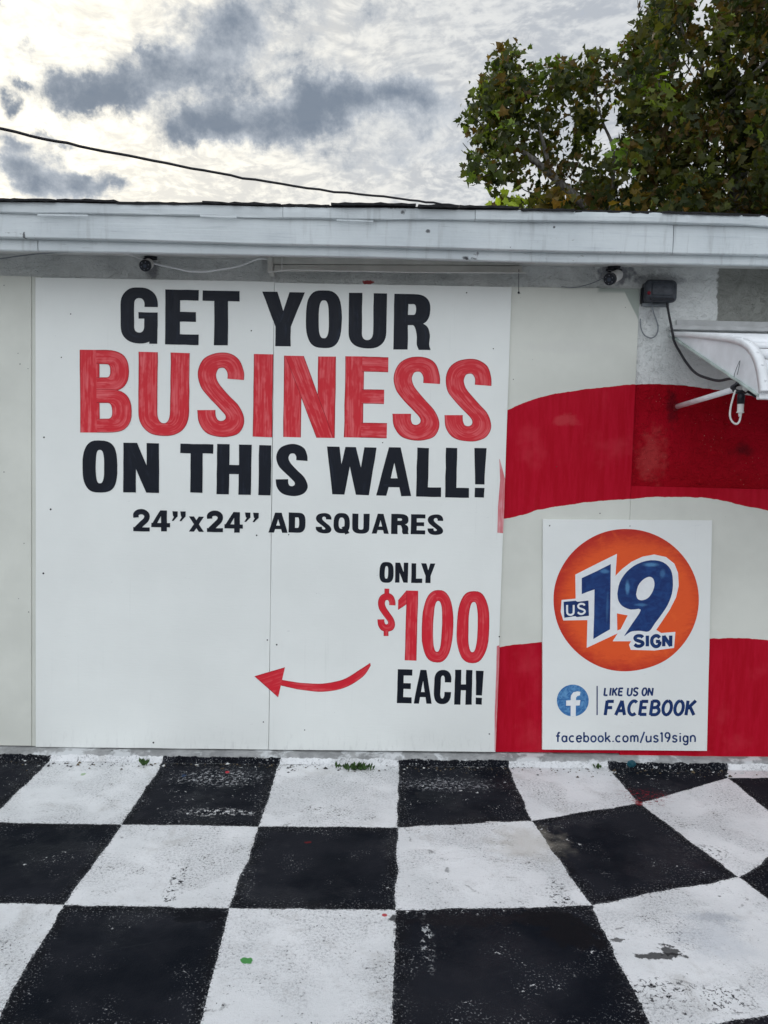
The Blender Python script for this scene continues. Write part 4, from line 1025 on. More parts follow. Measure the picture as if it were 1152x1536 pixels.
# ------------------------------------------------------------------ fittings under the eave
def on_soffit(px, py, drop=.012, ymax=0.0):
    """where the sight line to a fitting meets the soffit (lowered by drop), or the wall"""
    d = ray(px, py); y = Y_F+.05
    while y < ymax:
        p = CAM+d*((y-CAM.y)/d.y)
        if p.z >= zsoff(p.x, y)-drop: y += .005
        else: break
    # walk back from the wall: first point below the soffit
    for i in range(80):
        yy = ymax-i*.005; p = CAM+d*((yy-CAM.y)/d.y)
        if p.z <= zsoff(p.x, yy)-drop: return p
    return CAM+d*((Y_F+.04-CAM.y)/d.y)

def strip_light():
    Yf = -.075
    a, b = wy(403, 398, Yf), wy(783, 405, Yf)
    t = thing('strip_light', 'long cream strip light with a thin white rod under the eave', 'light', ((a.x+b.x)/2, Yf, a.z))
    ang = -math.atan2(wy(783, 411, Yf).z-wy(403, 409.5, Yf).z, b.x-a.x)
    L = b.x-a.x; zt = a.z
    def put(bm, name, mat, sm=False):
        bmesh.ops.rotate(bm, verts=bm.verts[:], cent=(0, 0, 0), matrix=Matrix.Rotation(ang, 3, 'Y')); bmesh.ops.translate(bm, verts=bm.verts[:], vec=(a.x, 0, zt))
        return link(name, bm_mesh(name, bm, sm), mat, t)
    bm = bmesh.new(); add_box(bm, .02, L-.012, Yf+.006, Y_PANEL-.002, .008, .045, .004); put(bm, 'housing', M_CREAM)
    bm = bmesh.new(); pr = [(Yf-.012, -.034), (Yf-.012, -.030), (Yf+.004, .004), (Y_PANEL-.004, .006), (Y_PANEL-.004, .000), (Yf+.012, -.004)]
    e0 = [bm.verts.new((.03, y, z)) for y, z in pr]; e1 = [bm.verts.new((L, y, z)) for y, z in pr]
    for k in range(6): bm.faces.new((e0[k], e0[(k+1) % 6], e1[(k+1) % 6], e1[k]))
    bm.faces.new(e0); bm.faces.new(e1[::-1]); put(bm, 'reflector', M_CREAM)
    bm = bmesh.new(); add_box(bm, -.004, .022, Yf-.014, Y_PANEL-.003, -.036, .046, .005); put(bm, 'end_cap', M_CREAM)
    bm = bmesh.new(); add_tube(bm, [(.0, Yf-.02, -.040), (.12, Yf-.02, -.026), (.3, Yf-.02, -.031), (L*.6, Yf-.02, -.037), (L+.02, Yf-.02, -.037)], .0035, 8); put(bm, 'rod', M_WHITEPL, True)
    bm = bmesh.new(); add_tube(bm, [(.068, Yf-.006, .04), (.067, Yf-.008, -.03)], .003, 6); put(bm, 'clip', M_WHITEPL)
    c = wy(778, 413, Yf-.02); d = wy(778, 439, Yf-.02)
    tube_obj('pull_cord', [c+Vector((0, 0, .03)), d], .0014, M_DARKWIRE, t, 6, 0)
    bm = bmesh.new(); bmesh.ops.create_uvsphere(bm, u_segments=8, v_segments=6, radius=.006, matrix=Matrix.Translation(d)); link('pull_knob', bm_mesh('pull_knob', bm, True), M_BLACKPL, t)
    return t
strip_light()

def security_camera(face_px, tail_px, base_px, label, R=.028):
    Yc = -.15
    f = wy(*face_px, Yc); base = on_soffit(*base_px, drop=0.0)
    t = thing('security_camera', label, 'camera', base)
    tail = wy(*tail_px, Yc+.11); ax = (tail-f).normalized()
    bm = bmesh.new(); add_tube(bm, [f+ax*.004, f+ax*.012, f+ax*.10, f+ax*.125], [R*.93, R*.97, R*.92, R*.6], 24); link('body', bm_mesh('body', bm, True), M_WHITEPL, t)
    bm = bmesh.new(); add_tube(bm, [f-ax*.004, f-ax*.002, f+ax*.02], [R*.86, R, R*1.01], 24); fc = link('front_face', bm_mesh('front_face', bm), M_BLACKPL, t)
    bm = bmesh.new(); add_tube(bm, [f-ax*.008, f-ax*.002], [R*.30, R*.42], 16); link('lens', bm_mesh('lens', bm), simple('lens_glass', (.05, .06, .08), .12, .1), fc)
    bm = bmesh.new()
    s1 = ax.cross(Vector((0, 0, 1))).normalized()
    for k in range(6):
        an = math.pi/3*k+.3; q = f-ax*.005+R*.66*(math.cos(an)*s1+math.sin(an)*s1.cross(ax)); add_tube(bm, [q, q-ax*.001], .0028, 6)
    link('infrared_lamps', bm_mesh('infrared_lamps', bm), simple('lamp_dots', (.16, .17, .2), .25), fc)
    mid = f+ax*.07
    bm = bmesh.new(); add_tube(bm, [base+Vector((0, 0, .004)), base-Vector((0, 0, .010))], [.034, .030], 20); link('mount_base', bm_mesh('mount_base', bm), M_BLACKPL, t)
    tube_obj('mount_arm', [base-Vector((0, 0, .006)), base.lerp(mid, .5)+Vector((.006, .01, 0)), mid], .008, M_BLACKPL, t, 10)
    cable = [base+Vector((.02, .01, -.004)), base+Vector((.035, -.02, -.018)), base+Vector((.005, -.035, -.02)), base+Vector((-.03, -.02, -.016)), base+Vector((-.032, .02, -.012)), f+ax*.12]
    tube_obj('camera_cable', cable, .0035, M_BLACKPL, t, 8)
    return t
security_camera((217.5, 398.5), (224, 395), (226, 385), 'small black-faced security camera under the eave above the word GET')
security_camera((914, 419), (934, 409), (921, 401), 'white security camera with black face beside the dark plastic box', .030)

def wall_box():
    p0, p1 = wy(966.5, 453, -.03), wy(1016, 420, -.03)
    t = thing('utility_box', 'smoky dark plastic box on the stucco with cables leaving below', 'utility box', ((p0.x+p1.x)/2, Y_WALL, p0.z))
    bm = bmesh.new(); add_box(bm, p0.x+.006, p1.x-.01, -.004, Y_WALL+.004, p0.z+.008, p1.z-.006, .012, 3); link('back_box', bm_mesh('back_box', bm), simple('grey_box', (.10, .105, .115), .5), t)
    mt, g = material('smoky_plastic'); g.b.inputs['Transmission Weight'].default_value = .0
    n = g.noise(g.pos, 40, 4); finish(g, g.mix(g.mr(n, .3, .7), (.035, .040, .050), (.065, .072, .085)), .28, n, .1, .001)
    bm = bmesh.new(); add_box(bm, p0.x, p1.x, -.052, -.002, p0.z, p1.z, .028, 5); cv = link('cover', bm_mesh('cover', bm, True), mt, t)
    bm = bmesh.new(); add_box(bm, p0.x+.028, p1.x-.028, -.058, -.050, p0.z+.030, p1.z-.026, .006, 3); link('raised_window', bm_mesh('raised_window', bm, True), mt, cv)
    bm = bmesh.new(); add_box(bm, p0.x+.022, p1.x-.022, -.056, -.048, p0.z+.006, p0.z+.018, .003, 2); link('latch', bm_mesh('latch', bm), M_BLACKPL, cv)
    q = wy(974, 439, -.055); bm = bmesh.new(); add_tube(bm, [(q.x, -.0555, q.z), (q.x, -.0505, q.z)], [.008, .010], 14); link('indicator_lamp', bm_mesh('indicator_lamp', bm, True), simple('red_lens', (.20, .012, .025), .3), cv)
    # dark bracket between the panel edge and the box
    b0, b1 = wy(961.5, 455, .02), wy(965.5, 432, .02); bm = bmesh.new(); add_box(bm, b0.x, b1.x, .005, Y_WALL, b0.z, b1.z, .001); link('side_bracket', bm_mesh('side_bracket', bm), M_BLACKPL, t)
    b0, b1 = wy(963, 459, .02), wy(1003, 455.5, .02); bm = bmesh.new(); add_box(bm, b0.x, b1.x, .012, Y_WALL, b0.z, b1.z, .001); link('bottom_bracket', bm_mesh('bottom_bracket', bm), M_GREYCABLE, t)
wall_box()

# ------------------------------------------------------------------ window awning
XA = wy(1003, 497, Y_WALL).x
def awning():
    top = [wx(a, b, XA) for a, b in [(1006, 499.5), (1030, 501.5), (1060, 504.5), (1085, 507.5), (1100, 510), (1112, 514.5), (1122, 522), (1130, 535), (1135.5, 552), (1138.5, 570), (1140.5, 588)]]
    top = [Vector((XA, p.y, p.z)) for p in top]; top[0].y = Y_WALL-.002
    tip = wx(1137, 592, XA); root = Vector((XA, Y_WALL-.002, wy(1003, 503, Y_WALL).z))
    t = thing('window_awning', 'white slatted metal window awning with curved front, jutting from the wall', 'awning', (XA, Y_WALL, root.z))
    X1 = XA+1.5
    prof = catmull(top, 5)
    # side cheek
    M_CHEEK = M_CH
    bm = bmesh.new(); loop = [root]+[p-Vector((0, 0, .006)) for p in prof[1:]]+[tip]
    f = [bm.verts.new(p+Vector((.010, 0, 0))) for p in loop]; bk = [bm.verts.new(p+Vector((.014, 0, 0))) for p in loop]
    bm.faces.new(f); bm.faces.new(bk[::-1])
    for i in range(len(loop)): j = (i+1) % len(loop); bm.faces.new((f[i], bk[i], bk[j], f[j]))
    link('side_cheek', bm_mesh('side_cheek', bm), M_CHEEK, t)
    bm = bmesh.new(); f2 = [Vector((X1-.014, p.y, p.z)) for p in loop]
    va = [bm.verts.new(p) for p in f2]; vb = [bm.verts.new(p+Vector((.004, 0, 0))) for p in f2]; bm.faces.new(va); bm.faces.new(vb[::-1])
    for i in range(len(loop)): j = (i+1) % len(loop); bm.faces.new((va[i], vb[i], vb[j], va[j]))
    link('side_cheek', bm_mesh('side_cheek', bm), M_CHEEK, t)
    # slatted cover: each slat overlaps the next with a lip
    L = [0]
    for a, b in zip(prof, prof[1:]): L.append(L[-1]+(b-a).length)
    def at(s):
        for i in range(len(prof)-1):
            if s <= L[i+1]: return prof[i].lerp(prof[i+1], (s-L[i])/max(1e-6, L[i+1]-L[i]))
        return prof[-1]
    ns = 13; bm = bmesh.new()
    for k in range(ns):
        s0, s1 = L[-1]*k/ns, min(L[-1], L[-1]*(k+1.12)/ns); pts = [at(s0+(s1-s0)*q/6) for q in range(7)]
        out = []
        for i, p in enumerate(pts):
            tg = (pts[min(i+1, 6)]-pts[max(i-1, 0)]).normalized(); nn = Vector((0, tg.z, -tg.y))
            if nn.z < 0 and abs(nn.z) > abs(nn.y): nn = -nn
            if nn.y > 0 and abs(nn.y) >= abs(nn.z): nn = -nn
            q = i/6; hgt = -.012+.022*q if i < 5 else (.010 if i == 5 else -.006)
            out.append(p+nn*hgt)
        nx = 16; rows = []
        for j in range(nx+1):
            X = XA+.018+(X1-XA-.036)*j/nx
            rows.append([bm.verts.new((X, p.y, p.z+.0012*mnoise.noise(Vector((X*3, k, 0))))) for p in out])
        for a, b in zip(rows, rows[1:]):
            for i in range(6): bm.faces.new((a[i], b[i], b[i+1], a[i+1])).smooth = True
    me = bm_mesh('slatted_cover', bm); sc = link('slatted_cover', me, M_WHITEMETAL, t)
    md = sc.modifiers.new('thickness', 'SOLIDIFY'); md.thickness = .0015; md.offset = 0
    # edge trim band following the profile with rivets
    for X, w in ((XA, .034), (X1-.034, .034)):
        bm = bmesh.new(); rows = []
        for i, p in enumerate(prof):
            tg = (prof[min(i+1, len(prof)-1)]-prof[max(i-1, 0)]).normalized(); nn = Vector((0, tg.z, -tg.y))
            if nn.z < 0: nn = -nn
            rows.append([bm.verts.new(q) for q in (Vector((X, p.y, p.z))-nn*.014, Vector((X, p.y, p.z))+nn*.007, Vector((X+.004, p.y, p.z))+nn*.012, Vector((X+w, p.y, p.z))+nn*.012, Vector((X+w, p.y, p.z))+nn*.004, Vector((X+.006, p.y, p.z))-nn*.012)])
        for a, b in zip(rows, rows[1:]):
            for k in range(6): bm.faces.new((a[k], a[(k+1) % 6], b[(k+1) % 6], b[k])).smooth = True
        bm.faces.new(rows[0]); bm.faces.new(rows[-1][::-1])
        et = link('edge_trim', bm_mesh('edge_trim', bm), M_WHITEMETAL, t)
        for s in [L[-1]*q for q in (.62, .70, .77, .84, .90, .96)]:
            p = at(s); p2 = at(min(L[-1], s+.01)); tg = (p2-p).normalized() if (p2-p).length > 0 else Vector((0, 0, -1)); nn = Vector((0, tg.z, -tg.y))
            if nn.y > 0: nn = -nn
            q = Vector((X+.018, p.y, p.z))+nn*.012; bm = bmesh.new(); add_tube(bm, [q, q+nn*.003, q+nn*.005], [.006, .005, .002], 8); link('rivet', bm_mesh('rivet', bm), M_WHITEMETAL, et)
    # lower edge bar of the cheek, front rail, wall rail
    bm = bmesh.new(); add_tube(bm, [root+Vector((.006, -.01, -.004)), tip+Vector((.006, 0, -.004))], .007, 8); link('lower_bar', bm_mesh('lower_bar', bm), M_BAR, t)
    bm = bmesh.new(); add_box(bm, XA+.004, X1-.004, tip.y-.006, tip.y+.024, tip.z-.018, tip.z+.018, .004); link('front_rail', bm_mesh('front_rail', bm), M_WHITEMETAL, t)
    bm = bmesh.new(); z0 = wy(1003, 491.5, 0).z
    add_box(bm, XA-.005, X1, -.012, Y_WALL, z0-.010, z0+.012, .003); add_box(bm, XA+.035, X1, .022, Y_WALL, z0+.0125, z0+.046, .002); link('wall_rail', bm_mesh('wall_rail', bm), M_RAILM, t)
    # brace from the wall to the front corner
    a = wy(1012, 611, Y_WALL); b = wx(1098, 585, XA+.03)
    bm = bmesh.new(); d = (b-a); add_tube(bm, [a+d*.06, b], .013, 14); ar = link('support_arm', bm_mesh('support_arm', bm, True), M_WHITEMETAL, t)
    bm = bmesh.new(); add_box(bm, a.x-.010, a.x+.014, .020, Y_WALL+.002, a.z-.018, a.z+.018, .004); add_tube(bm, [a+Vector((0, -.01, 0)), a+d*.075], .010, 10); link('wall_flange', bm_mesh('wall_flange', bm), simple('old_red_metal', (.22, .008, .014), .6, .3), ar)
    # bolts that poke out of the cheek
    q0 = wx(1103, 557, XA-.006); q1 = wx(1110, 541, XA-.006); tube_obj('loose_wire', [wx(1101, 566, XA-.006), q0, q1, wx(1106, 562, XA-.006)], .0016, M_GREYCABLE, t, 6)
    return tip
M_CH = simple('cheek_paint', (.80, .83, .86), .5, .10, 9)
M_BAR = simple('greenish_white_bar', (.42, .50, .47), .45, .25, 14)
M_RAILM = simple('dull_white_rail', (.50, .51, .51), .45, .15, 10)
tip = awning()

def cords():
    # black supply cable from the box down to the awning corner
    P = [(1000, 451, -.02), (1003, 470, -.01), (1007, 490, -.03), (1011, 511, -.05), (1019, 527, -.10), (1031, 546, -.20), (1044, 560, -.33), (1060, 567, -.45), (1078, 571, -.56), (1095, 568, -.66), (1104, 570, -.72), (1107, 576, -.74)]
    o = tube_obj('power_cable', [wy(a, b, c) for a, b, c in P], .0062, M_DARKWIRE, None, 10); tag(o, 'black cable sagging from the smoky box to the awning corner', 'cable')
    o = tube_obj('loose_cord', [wy(a, b, .014) for a, b in [(977.5, 453), (980, 468), (984.5, 480), (987, 492), (984.5, 502), (977, 507), (967, 503), (961.5, 492), (960.5, 478)]], .0034, M_GREYCABLE, None, 8); tag(o, 'thin grey cord looped on the stucco below the smoky box', 'cord')
    # tangle of cord, socket and plug hanging at the awning corner
    Yd = -.74
    t = thing('extension_cord', 'black and white cord tangle with socket and plug hanging from awning', 'extension cord', wy(1108, 585, Yd))
    rr = random.Random(3); pts = []
    for i in range(26):
        a = i*1.15; pts.append(wy(1110+11*math.cos(a)*(1 if i % 3 else .6)+rr.uniform(-3, 3), 582+7.5*math.sin(a)+rr.uniform(-2.5, 2.5), Yd+.035*math.sin(i*.9)))
    tube_obj('cord_tangle', pts, .0052, M_DARKWIRE, t, 8)
    tube_obj('dark_lead', [wy(1120, 586, Yd), wy(1128, 591, Yd-.01), wy(1134, 594.5, Yd-.02), wy(1140, 592, Yd-.04)], .006, M_DARKWIRE, t, 8)
    tube_obj('white_lead', [wy(a, b, Yd-.03) for a, b in [(1103, 585), (1099.5, 597), (1096, 611), (1095, 624), (1098.5, 632.5), (1104.5, 636), (1109, 632), (1111, 623)]], .0042, M_WHITEPL, t, 8)
    a, b, c, d = [wy(x, y, Yd-.03) for x, y in ((1112, 590), (1111, 606), (1111, 608), (1110, 625))]
    bm = bmesh.new(); add_tube(bm, [a, a.lerp(b, .2), b], [.010, .0155, .0155], 14); link('socket', bm_mesh('socket', bm, True), M_BLACKPL, t)
    bm = bmesh.new(); add_tube(bm, [b, c.lerp(d, .55), c.lerp(d, .57), c.lerp(d, .66), c.lerp(d, .68), d], [.0135, .0125, .0155, .0155, .008, .006], 12); link('plug', bm_mesh('plug', bm), M_WHITEPL, t)
    bm = bmesh.new(); e, f = wy(1115, 580, Yd-.05), wy(1121, 583, Yd-.05); add_tube(bm, [e, f], [.012, .016], 12); link('white_cap', bm_mesh('white_cap', bm, True), M_WHITEPL, t)
    # wires stapled under the eave
    W1 = [(185, 379.5), (199, 383), (214.7, 389.7), (230, 395), (247.5, 399), (269, 403.7), (285, 407), (308, 407.3), (324, 405), (345, 402), (362, 398), (376, 392.5), (389, 388), (404, 389)]
    o = tube_obj('eave_wire', [on_soffit(a, b, .010, -.05) for a, b in W1], .0048, M_WHITEPAINT, None, 8, 5); tag(o, 'white wire drooping under the eave beside the strip light', 'wire')
    W2 = [(-60, 392), (0, 388), (25, 384.5), (50, 381.5), (75, 379.5), (110, 378.5), (150, 378), (183, 379)]
    o = tube_obj('eave_wire', [on_soffit(a, b, .006, -.05) for a, b in W2], .0030, M_GREYCABLE, None, 8, 5); tag(o, 'thin grey wire under the eave above the plain end panel', 'wire')
    W3 = [(797, 395), (812, 402), (830, 416), (850, 428)]
    W4 = [(905, 417), (890, 424), (874, 429), (858, 431.5), (842, 430)]
    o = tube_obj('eave_wire', [wy(a, b, -.004) for a, b in W4]+[], .0022, M_GREYCABLE, None, 6, 5); tag(o, 'thin grey wire trailing from the white security camera along panel top', 'wire')
    # service line overhead, dropping from the street to the roof
    O = [(-420, 95), (-200, 148), (0, 193.5), (120, 219.5), (230, 240.5), (345, 263), (460, 282), (576, 295.5), (650, 304.5), (720, 312.5), (790, 321)]
    pts = [wy(a, b, .2+3.1*max(0, (a+420))/1210) for a, b in O]
    o = tube_obj('overhead_line', pts, [.0105-.0015*i/60 for i in range(61)], M_DARKWIRE, None, 8, 6, .010); tag(o, 'dark overhead power line sloping across the cloudy sky to the roof', 'power line')
cords()

# ------------------------------------------------------------------ tree behind the roof
def inside(poly, x, y):
    c = False; j = len(poly)-1
    for i in range(len(poly)):
        (xi, yi), (xj, yj) = poly[i], poly[j]
        if (yi > y) != (yj > y) and x < (xj-xi)*(y-yi)/(yj-yi)+xi: c = not c
        j = i
    return c
def tree():
    rr = random.Random(11); YT = 9.0
    left = [(740,108),(767,84),(782,106),(803,104),(846,99),(857,116),(870,118),(877,92),(900,88),(929,108),(960,130),(960,330),(800,330),(802,280),(812,258),(800,240),(789,240),(788,252),(778,268),(742,270),(706,266),(716,240),(718,214),(714,190),(704,172),(726,158),(728,128)]
    right = [(930,330),(930,118),(940,94),(943,68),(960,58),(976,36),(984,24),(980,-40),(1042,-40),(1040,0),(1022,31),(1030,38),(1042,34),(1064,34),(1082,12),(1090,-40),(1300,-40),(1330,330)]
    gaps = [(843,180,11),(857,232,10),(836,212,8),(1034,105,16),(1030,122,13),(1024,92,10),(905,168,8),(930,150,7),(893,150,6),(1005,62,7),(930,210,5),(760,190,4),(812,150,4), (800,248,12),(824,108,13),(790,112,6),(760,230,6),(735,182,5),(775,152,5),(862,152,7),(902,212,9),(882,262,8),(832,292,7),(912,112,6),(935,185,6),(722,170,5),(748,262,6),(1000,64,6),(1100,180,5),(1060,250,5),(985,200,5),(1120,90,5),(950,262,5)]
    bm = bmesh.new(); cl = bm.loops.layers.float_color.new('tint')
    leafshape = [(0,0),(.16,.10),(.48,.02),(.40,.26),(.56,.44),(.30,.50),(.24,.66),(0,1.0),(-.24,.66),(-.30,.50),(-.56,.44),(-.40,.26),(-.48,.02),(-.16,.10)]
    def leaf(p, size, tint, up=None):
        n = Vector((rr.gauss(0, 1), rr.gauss(0, 1)-.5, rr.gauss(0, .8)+.5)).normalized(); ax = Vector((rr.gauss(0, .7), rr.gauss(0, .7), rr.gauss(-.35, .7)))
        ax = (ax-n*ax.dot(n)).normalized(); sd = n.cross(ax); fold = rr.uniform(.05, .45); curl = rr.uniform(-.3, .35)
        c = bm.verts.new(p+ax*size*.42)
        V = [bm.verts.new(p+sd*x*size*rr.uniform(.85, 1.1)+ax*y*size+n*(abs(x)*fold+curl*y*y)*size) for x, y in leafshape]
        for i in range(len(V)):
            f = bm.faces.new((c, V[i], V[(i+1) % len(V)]))
            for l in f.loops: l[cl] = (*tint, 1)
    pal = [((.030,.038,.010), 5), ((.046,.052,.012), 4.5), ((.064,.062,.014), 3.4), ((.066,.042,.013), 3.2), ((.092,.056,.017), 1.4), ((.022,.030,.010), 3.4), ((.085,.105,.018), .9)]
    def choose():
        t = rr.uniform(0, sum(w for _, w in pal))
        for c, w in pal:
            t -= w
            if t <= 0: return c
        return pal[0][0]
    def clump(c, n, sig, tint, smin=.13, smax=.24):
        smin *= .56; smax *= .70
        for _ in range(int(n*1.9)):
            p = c+Vector((rr.gauss(0, sig), rr.gauss(0, sig), rr.gauss(0, sig*.85)))
            t = tint if rr.random() < .7 else choose(); k = rr.uniform(.9, 1.9)
            leaf(p, rr.uniform(smin, smax)*(1 if rr.random() < .8 else .7), tuple(q*k for q in t))
    n = 0; tries = 0; tips = []
    while n < 1020 and tries < 20000:
        tries += 1
        x, y = rr.uniform(700, 1300), rr.uniform(-40, 330)
        inl, inr = inside(left, x, y), inside(right, x, y)
        if not (inl or inr): continue
        if any((x-a)**2+(y-b)**2 < (r+9)**2 for a, b, r in gaps): continue
        if inl and not inr and x > 800 and rr.random() < .30: continue
        depth = YT+rr.gauss(0, .6 if inl and not inr else 1.1); c = wy(x, y, depth); tips.append(c)
        clump(c, rr.randint(9, 15), .13, (.095,.12,.02) if (inl and not inr and x < 745 and rr.random() < .28) else choose()); n += 1  # some left-edge clumps tinted lighter: sky light put into the leaf colour
    # outline sprays, a few leaves each
    for (x, y, k, b) in [(742,106,7,1),(767,86,7,0),(756,98,8,0),(704,170,4,1),(712,180,5,0),(727,128,4,0),(730,150,7,0),(722,205,7,0),(718,235,6,1),(708,262,7,0),(722,268,7,0),(742,270,7,0),(772,262,7,0),(775,250,5,0),(804,104,7,1),(822,106,8,1),(846,98,7,1),(880,92,8,0),(902,88,7,0),(925,106,6,0),(940,70,7,0),(958,58,7,0),(945,95,8,1),(985,10,12,1),(1010,8,12,0),(1030,16,12,1),(1065,24,6,0),(1078,20,8,1),(1095,8,9,0),(1060,85,4,0), (990,30,10,0),(1000,45,9,0),(1005,80,5,0),(1050,60,8,0),(757,78,5,0),(776,78,4,1),(890,84,5,1),(912,86,5,0),(937,100,6,0),(860,100,5,0),(699,172,3,0),(704,262,4,1),(717,150,4,0),(790,270,4,0),(966,40,5,0),(938,80,5,1),(832,98,5,0)]:
        clump(wy(x, y, YT+rr.gauss(0, .5)), k+2, .085, (.07, .10, .02) if b else choose(), .13, .24)
    for (x, y, k, c) in [(768,302,16,(.20,.25,.025)),(778,306,10,(.16,.18,.02)),(757,306,8,(.22,.27,.03)),(938,228,12,(.12,.19,.025)),(944,240,10,(.10,.16,.03)),(966,118,8,(.14,.20,.03)),(992,134,8,(.13,.18,.02)),(1068,100,5,(.16,.17,.02)),(838,310,14,(.20,.11,.02)),(1030,302,14,(.20,.11,.025)),(960,298,12,(.13,.09,.02)),(838,290,10,(.10,.07,.02)),(930,320,8,(.17,.10,.02)),(820,300,14,(.09,.07,.02)),(760,185,5,(.09,.13,.02)),(1085,205,8,(.10,.065,.025))]:
        clump(wy(x, y, YT-1.3+rr.gauss(0, .2) if x < 800 else YT-1.5), k, .10, c, .15, .26)
    # the rest of the crown, out of the frame and below the roof line
    n = 0
    ctr = wy(1230, 60, YT)
    while n < 300:
        v = Vector((rr.uniform(-1, 1), rr.uniform(-1, 1), rr.uniform(-1, 1)))
        if v.length > 1: continue
        c = ctr+Vector((v.x*3.0, v.y*2.6, v.z*3.6)); d = c-CAM
        px = 576+FPX*d.dot(r2)/d.dot(fwd); py = 768-FPX*d.dot(u2)/d.dot(fwd)
        if px < 1190 and -25 < py < 318: continue
        if px < 1000 and py <= -25: continue
        clump(c, 11, .17, choose()); n += 1
    me = bpy.data.meshes.new('crown'); bm.to_mesh(me); bm.free()
    mt, g = material('leaf'); at = g.n('ShaderNodeAttribute'); at.attribute_name = 'tint'
    g.put(g.b.inputs['Base Color'], at.outputs[0]); g.b.inputs['Roughness'].default_value = .5; g.b.inputs['Specular IOR Level'].default_value = .25
    tr = g.n('ShaderNodeBsdfTranslucent'); g.put(tr.inputs[0], g.v('MULTIPLY', at.outputs[0], (1.9, 2.1, .9)))
    mx = g.n('ShaderNodeMixShader'); mx.inputs[0].default_value = .42; g.L.new(g.b.outputs[0], mx.inputs[1]); g.L.new(tr.outputs[0], mx.inputs[2]); g.L.new(mx.outputs[0], g.out.inputs[0])
    base = Vector((wy(1120, 300, YT).x, YT, 0))
    t = thing('tree', 'large sycamore with green and rusty brown leaves rising behind the roof', 'tree', base)
    link('crown', me, mt, t)
    mt, g = material('bark'); nz = g.noise(g.mapping(g.pos, (6, 6, 2)), 2.5, 6, .65)
    finish(g, g.mix(g.mr(nz, .35, .65), (.07, .062, .055), (.22, .21, .19)), .8, nz, .5, .02)
    bm = bmesh.new()
    fork = Vector((base.x-.1, YT, 4.2)); top = wy(1085, 40, YT)
    add_tube(bm, catmull([base+Vector((0, 0, -.02)), base+Vector((.05, 0, 2)), fork, wy(1105, 220, YT), top, top+Vector((.2, 0, 2.0))], 6), [.30-.27*i/30 for i in range(31)], 12)
    link('trunk', bm_mesh('trunk', bm, True), mt, t)
    def limb(pts, r0, r1):
        bm = bmesh.new(); P = catmull(pts, 6); add_tube(bm, P, [r0+(r1-r0)*i/(len(P)-1) for i in range(len(P))], 8); link('limb', bm_mesh('limb', bm, True), mt, t)
    limb([fork, wy(930, 345, YT-.3), wy(872, 303, YT-.4), wy(826, 262, YT-.4), wy(793, 234, YT-.4), wy(762, 215, YT-.3), wy(730, 196, YT)], .11, .010)
    limb([wy(826, 262, YT-.4), wy(815, 215, YT-.3), wy(800, 170, YT-.2), wy(770, 110, YT)], .045, .008)
    limb([wy(915, 330, YT-.3), wy(920, 230, YT-.2), wy(903, 180, YT), wy(888, 120, YT)], .04, .008)
    limb([wy(1110, 240, YT), wy(1075, 150, YT-.4), wy(1043, 90, YT-.3), wy(1022, 40, YT-.2), wy(1015, -10, YT)], .045, .010)
    limb([wy(1110, 260, YT), wy(1030, 200, YT-.5), wy(985, 120, YT-.5), wy(962, 70, YT-.4)], .04, .008)
    limb([wy(1085, 150, YT-.4), wy(1130, 110, YT-1.1), wy(1180, 60, YT-1.2)], .04, .015)
    for pts in ([(793,234),(780,246),(758,248),(735,262),(712,266)], [(730,196),(716,180),(704,170)], [(716,238),(706,228),(697,218),(694,214)], [(706,228),(698,230),(692,225)], [(968,52),(962,36),(958,16),(956,-5)], [(960,40),(953,34)], [(958,20),(964,8)], [(1024,88),(1034,105),(1045,122)], [(1034,105),(1026,118)], [(1069,22),(1073,5),(1076,-10)], [(1034,105),(1040,92),(1046,80)], [(800,290),(785,284),(778,272)]):
        limb([wy(a, b, YT-.15) for a, b in pts], .012, .004)
    return t
tree()

# ------------------------------------------------------------------ weeds rooted at the foot of the wall
def weed(px, py, n, size, label, spread, seed):
    rr = random.Random(seed); base = gz(px, py); base.y = min(base.y, -.056)
    bm = bmesh.new()
    for i in range(n):
        a = rr.uniform(0, 2*math.pi); r = rr.uniform(.0, 1)*spread; c = base+Vector((math.cos(a)*r, -abs(math.sin(a))*r*.4, 0))
        h = size*rr.uniform(.4, 1); lean = Vector((rr.uniform(-.6, .6), rr.uniform(-.7, .1), 0))*h
        tipp = c+lean+Vector((0, 0, h)); w = size*rr.uniform(.14, .24); sd = Vector((math.cos(a*3), math.sin(a*3)*.6, .2)).normalized()*w
        mid = c.lerp(tipp, .6)
        v = [bm.verts.new(q) for q in (c, mid-sd, tipp, mid+sd)]; bm.faces.new(v)
        add_tube(bm, [c-Vector((0, 0, .002)), mid], .0012, 4)
    o = link('weed', bm_mesh('weed', bm), simple('weed_leaf', (.045, .09, .025), .55, .35, 60), None); tag(o, label, 'weed', None)
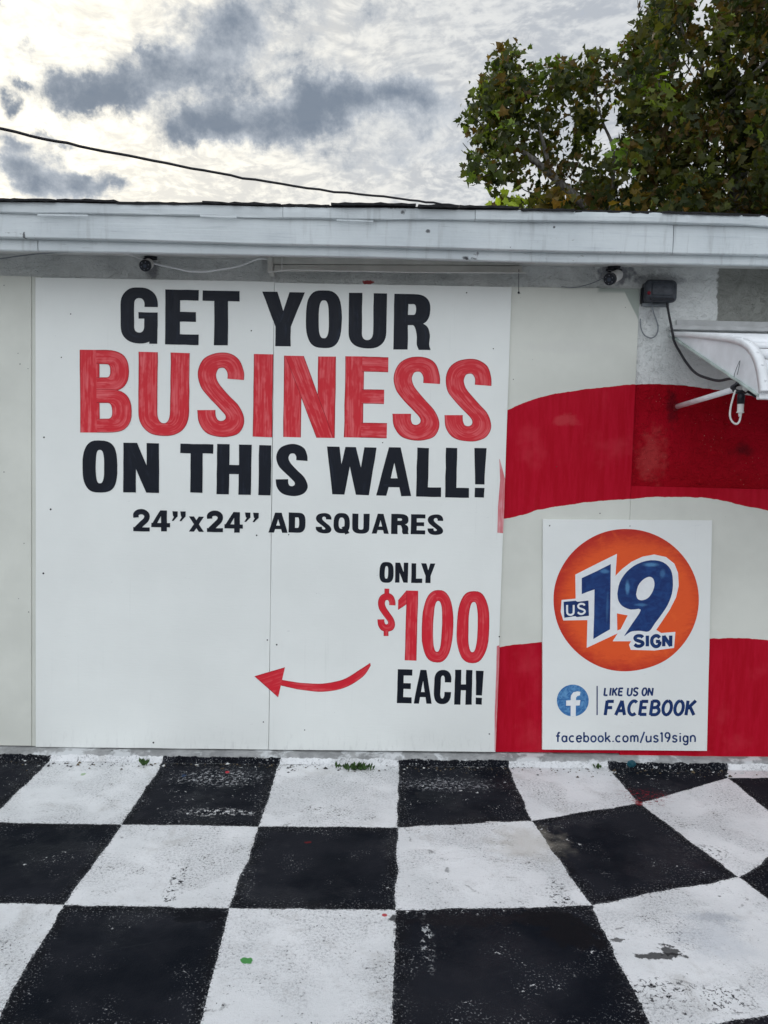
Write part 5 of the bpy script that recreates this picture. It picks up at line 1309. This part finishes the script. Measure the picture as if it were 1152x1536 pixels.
weed(535, 1152, 80, .042, 'low green weed tuft spreading at the wall foot beneath the price board', .11, 1)
weed(217, 1148, 14, .045, 'tiny green sprout at the wall foot beside a black square', .012, 2)
weed(895, 1150, 9, .035, 'tiny dull weed at the wall foot below the round logo sign', .02, 3)

def litter():
    rr = random.Random(21); bm = bmesh.new(); cl = bm.loops.layers.float_color.new('tint')
    for i in range(420):
        px = rr.uniform(-10, 1160); d = abs(rr.gauss(0, .05)); p = gz(px, 1148); q = Vector((p.x, -.062-d, .002))
        r = rr.uniform(.002, .006) if rr.random() < .85 else rr.uniform(.006, .012); n = rr.randint(4, 6); a0 = rr.uniform(0, 6); t = rr.choice([(.03, .03, .03), (.06, .045, .03), (.12, .09, .05), (.55, .56, .56), (.03, .03, .035)])
        top = bm.verts.new(q+Vector((0, 0, r*rr.uniform(.4, 1)))); ring_ = [bm.verts.new(q+Vector((math.cos(a0+6.283*k/n)*r*rr.uniform(.6, 1.5), math.sin(a0+6.283*k/n)*r*rr.uniform(.5, 1.1), 0))) for k in range(n)]
        for k in range(n):
            f = bm.faces.new((top, ring_[k], ring_[(k+1) % n]))
            for l in f.loops: l[cl] = (*t, 1)
    me = bpy.data.meshes.new('debris'); bmesh.ops.recalc_face_normals(bm, faces=bm.faces[:]); bm.to_mesh(me); bm.free()
    mt, g = material('debris'); at = g.n('ShaderNodeAttribute'); at.attribute_name = 'tint'; g.put(g.b.inputs['Base Color'], at.outputs[0]); g.b.inputs['Roughness'].default_value = .85
    struct(link('debris', me, mt), 'grit and paint chips lying along the wall foot', 'stuff')
litter()

def paint_blob():
    p = gz(946, 1152); bm = bmesh.new()
    bmesh.ops.create_icosphere(bm, subdivisions=3, radius=1, matrix=Matrix.Translation((p.x, -.052, .026))@Matrix.Diagonal((.024, .008, .020, 1)))
    for v in bm.verts: v.co += .006*Vector(mnoise.noise_vector(v.co*60))
    o = link('paint_lump', bm_mesh('paint_lump', bm, True), simple('teal_paint', (.015, .085, .115), .4, .3), None); tag(o, 'small teal lump of dried paint on the wall foot', 'paint lump')
paint_blob()
